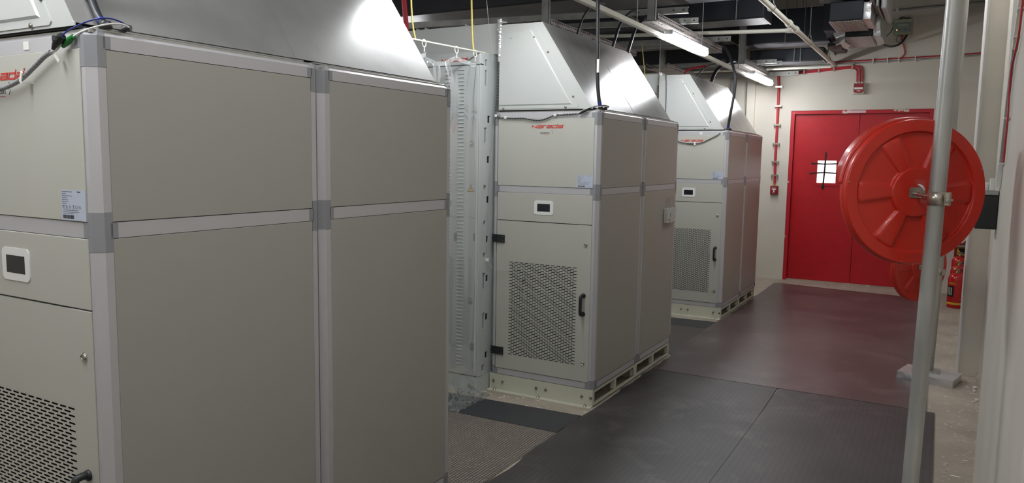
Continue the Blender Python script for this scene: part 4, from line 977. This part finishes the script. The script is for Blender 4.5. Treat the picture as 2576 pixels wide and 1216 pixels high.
duct(-6.4, -.75, 7.95, 8.55, 3.19, 3.352, 'flat dark duct behind the middle hood, under the struts', True, False)
trapeze([(-4.2, 7.55), (-.35, 7.62)], 3.085, None, 'thin strut between the bright lamp and the farthest hood', [], .045)
# branch with ribbed undersides
def plenum(x0, x1, y0, y1, z0, z1, label):
    t = thing('ribbed_grille_duct', label, 'duct', group='black duct boxes with ribbed undersides')
    MB().bbox(x0, x1, y0, y1, z0+.012, z1, .01).build('insulation', 'duct', t)
    MB().box(x0+.01, x1-.01, y0+.01, y1-.01, z0+.0085, z0+.012).build('grille_shadow', 'dark', t)
    n = 20; me = None
    for i in range(n):
        x = x0+.03+(x1-x0-.05)*i/(n-1)
        if me is None: o = MB().box(-.0048, .0048, y0+.008, y1-.008, z0, z0+.008).build('grille_bar', 'ductbar', t); me = o.data
        else: o = bpy.data.objects.new('grille_bar', me); COL.objects.link(o); o.parent = t
        o.location = (x, 0, 0)
    MB().box(x0, x0+.022, y0, y1, z0-.002, z0+.01).box(x1-.006, x1, y0, y1, z0-.002, z0+.01).build('grille_frame', 'strut', t)
    return t
M['ductbar'] = mat('grille_bar_grey', (190, 180, 176), .45)
plenum(.836, 1.180, 7.95, 8.68, 3.30, 3.52, 'black duct box with ribbed grille, left of the grey green wall box, upper grille')
plenum(.915, 1.215, 8.80, 9.70, 3.25, 3.44, 'black duct box with the lower ribbed grille')
def crumple_box(x0, x1, y0, y1, z0, z1, m, label, cat, name, amp=.02, seed=1):
    R = random.Random(seed); mb = MB(); n = 6
    def face(P, Q, S):
        V = []
        for j in range(n+1):
            for i in range(n+1):
                p = Vector(P)+(Vector(Q)-Vector(P))*i/n+(Vector(S)-Vector(P))*j/n
                q = mn.noise_vector(p*11+Vector((seed, 0, 0)))*amp; V.append(p+q)
        mb.add(V, [(j*(n+1)+i, j*(n+1)+i+1, (j+1)*(n+1)+i+1, (j+1)*(n+1)+i) for j in range(n) for i in range(n)], True)
    face((x0,y0,z0), (x1,y0,z0), (x0,y0,z1)); face((x1,y0,z0), (x1,y1,z0), (x1,y0,z1)); face((x1,y1,z0), (x0,y1,z0), (x1,y1,z1)); face((x0,y1,z0), (x0,y0,z0), (x0,y1,z1)); face((x0,y0,z0), (x1,y0,z0), (x0,y1,z0)); face((x0,y0,z1), (x1,y0,z1), (x0,y1,z1))
    return tag(mb.build(name, m), label, cat)
crumple_box(.68, 1.24, 7.75, 8.5, 3.60, 4.2, 'duct', 'bulky black wrapped duct lump cut by the top of the picture', 'duct', 'wrapped_duct_lump', .05, 3)
crumple_box(1.165, 1.25, 8.0, 8.6, 3.31, 3.50, 'foil', 'crumpled foil patch right of the upper ribbed grille', 'foil tape', 'foil_wrapping', .018, 4)
crumple_box(1.215, 1.30, 8.8, 9.6, 3.26, 3.56, 'foil', 'crumpled foil patch right of the lower ribbed grille', 'foil tape', 'foil_wrapping', .02, 6)
crumple_box(.80, .91, 8.9, 9.6, 3.22, 3.34, 'foil', 'crumpled foil wrap left of the lower ribbed grille', 'foil tape', 'foil_wrapping', .04, 9)
crumple_box(.66, .90, 8.80, 9.70, 3.34, 3.9, 'duct', 'black wrapped duct body left of the lower ribbed grille', 'duct', 'wrapped_duct_lump', .02, 12)
crumple_box(.68, .83, 9.1, 9.9, 3.20, 3.25, 'duct', 'low wrapped duct end with loose film flap above the red wall cable', 'duct', 'wrapped_duct_lump', .03, 14)
vp = thing('folded_metal_panels', 'upright grey metal panels right of the ribbed grilles', 'panel', (1.24, 7.9, 3.42))
MB().bbox(0, .045, 0, .9, .08, .86, .006).build('panel_sheet', 'galv', vp); MB().bbox(.06, .085, .05, 1.0, .02, .86, .005).build('panel_sheet', 'strut', vp); MB().bbox(.105, .16, .1, 1.1, .0, .74, .012).build('panel_sheet', 'alu', vp)
MB().box(.045, .06, .1, .8, .3, .86).box(.085, .105, .15, .9, .2, .7).build('panel_spacer', 'gap', vp)

# ---------------------------------------------------------------- door wall devices
yw = YB
ca = thing('alarm_cable_run', 'flat red alarm cable down the wall left of the door to the call point', 'cable', group='red alarm cables on the walls')
MB().tube([(-.155, yw-.014, 3.05), (-.140, yw-.014, 2.85), (-.135, yw-.014, 2.3), (-.138, yw-.014, 1.8), (-.128, yw-.014, 1.44)], .0, 8, rr=[.019]*5).build('cable_bundle', 'redcable', ca)
for z in (2.855, 2.576, 2.302, 2.024, 1.756, 1.557): MB().box(-.185, -.085, yw-.045, yw-.040, z-.012, z+.012).box(-.185, -.165, yw-.04, yw-.001, z-.010, z+.010).box(-.105, -.085, yw-.04, yw-.001, z-.010, z+.010).build('saddle_clip', 'zinc', ca)
for x in (-.150, -.135, -.118): MB().tube(spline([(-.130, yw-.014, 1.47), (x, yw-.018, 1.43), (x-.005, yw-.02, 1.395)], 4), .005, 6).build('cable_tail', 'rope', ca)
MB().lathe([(.012, yw), (.012, yw-.02)], 12, (-.165, 0, 3.06), 'y').build('pipe_stub', 'zinc', ca)
cp = thing('fire_call_point', 'small red fire call point with white T bar, left of the door', 'call point', (-.127, yw, 1.34))
MB().bbox(-.055, .055, -.045, 0, -.068, .060, .004).build('case', 'redbox', cp)
MB().bbox(-.045, .045, -.052, -.045, -.058, .050, .003).build('cover', 'redbox', cp)
MB().box(-.030, .030, -.056, -.052, .004, .022).box(-.009, .009, -.056, -.052, -.030, .004).build('white_t_bar', 'white', cp)
tx(cp, 'print_line', 'FIRE', .018, -.022, -.052, -.056, 'white'); tx(cp, 'print_line', 'PULL DOWN', .010, -.031, .032, -.056, 'white')
cb = thing('alarm_cable_run', 'red cable bundle running level above the door to the sounder', 'cable', group='red alarm cables on the walls')
for k, (dz, xe) in enumerate(((-.010, .905), (0.004, .942), (.016, .975))):
    P = [(-.02, yw-.014, 3.035+dz), (.2, yw-.014, 3.052+dz), (.6, yw-.014, 3.082+dz), (xe-.09, yw-.014, 3.095+dz), (xe-.02, yw-.016, 3.075+dz*1.0), (xe, yw-.018, 3.02), (xe+.004, yw-.02, 2.89)]
    MB().tube(spline(P, 6), .0095, 8).build('red_wire', 'redcable', cb)
for x, z in ((.20, 3.055), (.40, 3.07), (.60, 3.085), (.84, 3.098)): MB().bbox(x-.012, x+.012, yw-.030, yw, z-.032, z+.040, .003).build('saddle_clip', 'zinc', cb)
sd = thing('fire_sounder', 'red and cream fire sounder box above the door', 'sounder', (.943, yw, 2.80))
MB().bbox(-.075, .075, -.05, 0, -.078, .074, .005).build('back_box', 'greenbox' if False else 'base', sd)
MB().prism([(-.064, -.045), (-.045, -.062), (0, -.068), (.045, -.062), (.064, -.045), (.064, .066), (-.064, .066)], -.062, -.05, 'y').build('red_front', 'redbox', sd)
MB().bbox(-.056, .056, -.070, -.062, -.016, .012, .003).build('strobe_lens', 'white', sd)
tx(sd, 'sounder_text', 'FIRE', .026, 0, -.046, -.0625, 'white', align='CENTER')
for x in (-.035, 0, .032): MB().lathe([(.009, .074), (.009, .092), (.006, .095)], 10, (x, -.02, 0), 'z').build('cable_gland', 'white', sd)
cc = thing('alarm_cable_run', 'thin red cable and silver conduit running level to the right wall', 'cable', group='red alarm cables on the walls')
MB().tube([(.56, yw-.012, 3.178), (1.3, yw-.012, 3.190), (1.9, yw-.012, 3.200), (2.41, yw-.012, 3.213)], .0085, 8).build('red_wire', 'redcable', cc)
MB().tube([(-.2, yw-.012, 3.135), (.6, yw-.012, 3.148), (1.5, yw-.012, 3.160), (2.41, yw-.012, 3.186)], .011, 8).build('silver_conduit', 'galv', cc)
MB().tube(spline([(1.438, yw-.02, 3.50), (1.445, yw-.015, 3.42), (1.475, yw-.012, 3.33), (1.485, yw-.012, 3.25), (1.45, yw-.012, 3.195)], 6), .0085, 8).build('red_branch', 'redcable', cc)
for x in (1.10, 1.28, 1.42, 1.62): MB().box(x-.006, x+.006, yw-.026, yw, 3.135, 3.205).build('saddle_clip', 'white', cc)
cd = thing('conduit_run', 'thin grey conduit high on the door wall near the pole tops', 'conduit')
MB().tube([(1.29, yw-.012, 3.835), (1.36, yw-.012, 3.838)], .006, 8).tube([(1.36, yw-.014, 3.838), (2.41, yw-.014, 3.862)], .013, 8).build('tube', 'strut', cd); MB().box(1.345, 1.375, yw-.03, yw, 3.81, 3.865).build('saddle_clip', 'white', cd)
gb = thing('junction_box', 'grey green junction box with amber light on the door wall', 'electrical box', (1.445, yw, 3.60))
MB().bbox(-.115, .120, -.11, 0, -.100, .100, .006).build('case', 'greenbox', gb)
MB().bbox(-.095, .100, -.125, -.11, -.072, .045, .004).build('clear_cover', mat('smoked_cover', (132, 146, 138), .2), gb)
MB().box(-.055, .06, -.128, -.125, .0, .028).build('window_strip', 'greenbox', gb)
MB().lathe([(.008, -.125), (.006, -.130)], 10, (-.070, 0, -.045), 'y').build('amber_light', 'led', gb)
for x in (-.03, .035): MB().lathe([(.008, -.125), (.008, -.129)], 10, (x, 0, -.040), 'y').build('cover_button', 'blackp', gb)
MB().tube(spline([(-.11, -.05, .02), (-.12, -.06, .07), (-.06, -.05, .105), (-.04, -.05, .13), (.0, -.05, .135), (.03, -.05, .115), (.07, -.05, .12), (.085, -.05, .108), (.04, -.05, .104), (-.03, -.05, .108), (-.02, -.05, .125)], 5), .005, 6).build('coiled_wire', 'cable', gb)
line('junction_cable', [(1.50, yw-.03, 3.50), (1.46, yw-.06, 3.42), (1.40, yw-.1, 3.36), (1.31, yw-.3, 3.32), (1.22, 9.7, 3.30)], .014, 'cable', 'thick black cable curving from the junction box to the lower grille duct', 'cable', 'cables of the junction box', 10)
line('junction_cable', [(1.33, yw-.05, 3.66), (1.32, yw-.08, 3.58), (1.29, yw-.2, 3.50), (1.25, 10.0, 3.40), (1.22, 9.6, 3.38)], .005, 'cable', 'thin black cable from the junction box top down to the foil wrap', 'cable', 'cables of the junction box')
line('junction_cable', [(1.42+.05*math.cos(a), yw-.02-.004*a/6, 3.445+.05*math.sin(a)) for a in [k*PI/6 for k in range(13)]], .003, 'cable', 'small loop of thin brown wire below the junction box', 'cable', 'cables of the junction box')
wc = thing('wall_channel', 'grey steel channel upright on the wall behind the farthest hood', 'channel', (-.80, yw, 0))
MB().bbox(-.035, .035, -.045, 0, .0, 3.0, .003).build('channel', 'strut', wc)

# extinguishers behind the far pier
def make_ext(x, y, z, h, r, label, textured=True):
    t = thing('fire_extinguisher', label, 'fire extinguisher', (x, y, z), group='red fire extinguishers behind the pier')
    MB().lathe([(r*.92, .0), (r, .012), (r, h-.06), (r*.93, h-.025), (r*.65, h), (r*.25, h+.012)], 36).build('cylinder', 'redsteel', t)
    MB().lathe([(r*1.006, .045), (r*1.006, .07)], 36, caps=False).build('yellow_band', 'yellow', t)
    MB().lathe([(.020, h+.01), (.022, h+.03), (.018, h+.05)], 14).bbox(-.03, .03, -.012, .012, h+.045, h+.065, .004).build('valve', 'steel', t)
    MB().tube([(-.0, -.01, h+.055), (-.02, -.07, h+.085)], .009, 8).tube([(0, -.01, h+.04), (-.01, -.075, h+.03)], .007, 8).build('lever', 'yellow', t)
    MB().tube(spline([(.0, .01, h+.05), (.05, -.01, h+.05), (r+.008, -.03, h-.05), (r+.010, -.03, h*.4)], 6), .009, 8).build('hose', 'blackp', t)
    # curved front label
    mb = MB(); V = []; n = 10
    for k in range(n+1):
        a = math.radians(195+60*k/n); V += [(r*1.004*math.cos(a), r*1.004*math.sin(a), .14), (r*1.004*math.cos(a), r*1.004*math.sin(a), h*.66)]
    mb.add(V, [(2*k, 2*k+2, 2*k+3, 2*k+1) for k in range(n)], True); l = mb.build('black_label', 'tape', t, auto=False)
    mb = MB()
    for q in range(7):
        for k in range(3):
            a0 = math.radians(205+14*k); a1 = a0+math.radians(9); zz = .16+q*(h*.66-.18)/7
            mb.add([(r*1.008*math.cos(a0), r*1.008*math.sin(a0), zz), (r*1.008*math.cos(a1), r*1.008*math.sin(a1), zz), (r*1.008*math.cos(a1), r*1.008*math.sin(a1), zz+.014), (r*1.008*math.cos(a0), r*1.008*math.sin(a0), zz+.014)], [(0,1,2,3)])
    mb.build('label_lines', 'greenbox', l)
    tx(t, 'yellow_lettering', 'PRO', .042, -r*.80, h*.70, -r*.78, 'yellow', rot=(PI/2, 0, math.radians(-28)))
    return t
make_ext(2.285, 9.46, .001, .415, .092, 'front red fire extinguisher with yellow base band')
make_ext(2.305, 9.78, .001, .47, .092, 'second red fire extinguisher, shoulder showing above the front one')
make_ext(2.315, 10.10, .001, .56, .092, 'third red fire extinguisher with black hose, highest of the three')
bk = thing('red_alarm_cabinet', 'red wall box above the extinguishers with a white paper tag', 'box', (2.36, 10.28, .72))
MB().bbox(-.10, .055, -.16, .20, 0, .17, .006).build('case', 'redbox', bk); MB().box(-.12, .06, -.17, .2, -.03, -.0).build('shelf_bracket', 'steel', bk)
pt = MB().box(-.04, .04, -.002, .0, -.05, .05).build('paper_tag', 'white', bk); pt.location = (-.03, -.168, .085); pt.rotation_euler = (0, math.radians(40), 0)
ld = thing('red_panel_box', 'tall red box with yellow marking behind the third extinguisher', 'box', (2.33, 10.42, .0))
MB().bbox(-.08, .08, -.06, .10, .001, .70, .006).build('case', 'redbox', ld); MB().box(-.05, .06, -.063, -.06, .56, .67).build('yellow_marking', 'yellow', ld); MB().box(-.03, .04, -.065, -.063, .58, .65).build('black_marking', 'tape', ld)

# near pier: conduit, red cable, black box
nb = thing('black_wall_box', 'black box with grey lid on the near pier, right of the large mirror', 'speaker', (2.298, 3.16, 1.437))
MB().bbox(-.092, 0, -.03, .085, 0, .168, .004).build('case', 'blackp', nb)
MB().bbox(-.092, .0, -.034, .080, .168, .190, .004).build('grey_lid', 'strut', nb)
MB().lathe([(.016, .190), (.017, .194), (.017, .226), (.013, .231)], 20, (-.060, -.01, 0), 'z').build('white_cap', 'white', nb)
MB().bbox(-.042, -.018, -.03, .02, .190, .250, .003).build('terminal_block', 'bezel', nb)
cn = thing('conduit_run', 'white conduit with red cable down the near pier to the black box', 'conduit', group='conduits')
MB().prism([(3.035, 1.765), (3.065, 1.765), (3.095, 1.645), (3.065, 1.645)], 2.278, 2.2985, 'x').build('lower_sleeve', 'bezel', cn)
MB().tube([(2.288, 3.0, 1.76), (2.288, 2.93, 2.0), (2.288, 2.83, 2.20), (2.288, 2.78, 2.26)], .008, 8).build('grey_sleeve', 'galv', cn)
MB().prism([(2.64, 3.3), (2.60, 3.3), (2.60, 2.44), (2.70, 2.33), (2.755, 2.255), (2.785, 2.255), (2.73, 2.34), (2.64, 2.46)], 2.280, 2.2985, 'x').build('upper_sleeve', 'pipe', cn)
MB().tube(spline([(2.288, 2.50, 3.2), (2.288, 2.50, 2.6), (2.288, 2.52, 2.425), (2.288, 2.56, 2.30), (2.288, 2.68, 2.238), (2.286, 2.79, 2.184), (2.286, 2.825, 2.082), (2.288, 2.815, 1.975), (2.288, 2.825, 1.86), (2.288, 2.84, 1.765)], 6), .0045, 8).build('red_wire', 'redcable', cn)
for y, z in ((2.60, 2.40), (2.70, 2.30), (2.88, 1.965), (2.98, 1.76)): MB().box(2.276, 2.299, y-.035, y+.025, z-.004, z+.004).build('cable_tie', 'white', cn)
MB().lathe([(.0028, 0), (.0028, .002)], 8, (0, 0, 0), 'z').build('spare_screw', 'steel', cn, loc=(2.288, 3.075, 1.765))
# little debris on the concrete
R = random.Random(21)
mb = MB()
for i in range(60):
    x = R.uniform(2.15, 2.39); y = R.uniform(3.6, 5.9); s = R.uniform(.004, .014); a = R.uniform(0, PI)
    mb.prism([(x+s*math.cos(a+k*2*PI/5)*R.uniform(.5, 1), y+s*math.sin(a+k*2*PI/5)*R.uniform(.5, 1)) for k in range(5)], 0.0003, R.uniform(.001, .004), 'z')
tag(mb.build('plaster_crumbs', 'wall_edge'), 'white plaster crumbs scattered on the concrete beside the right wall', 'debris', kind='stuff')
mb = MB()
for (x, y, s) in ((2.385, 5.62, .045), (2.375, 5.50, .030), (2.385, 5.25, .035), (2.36, 5.18, .025)):
    mb.prism([(x+s*math.cos(k*2*PI/7)*R.uniform(.6, 1)*.5, y+s*math.sin(k*2*PI/7)*R.uniform(.6, 1.2)) for k in range(7)], .0003, .008, 'z')
tag(mb.build('plaster_lumps', 'wall_edge'), 'flat pale plaster lumps at the foot of the right wall', 'debris', kind='stuff')
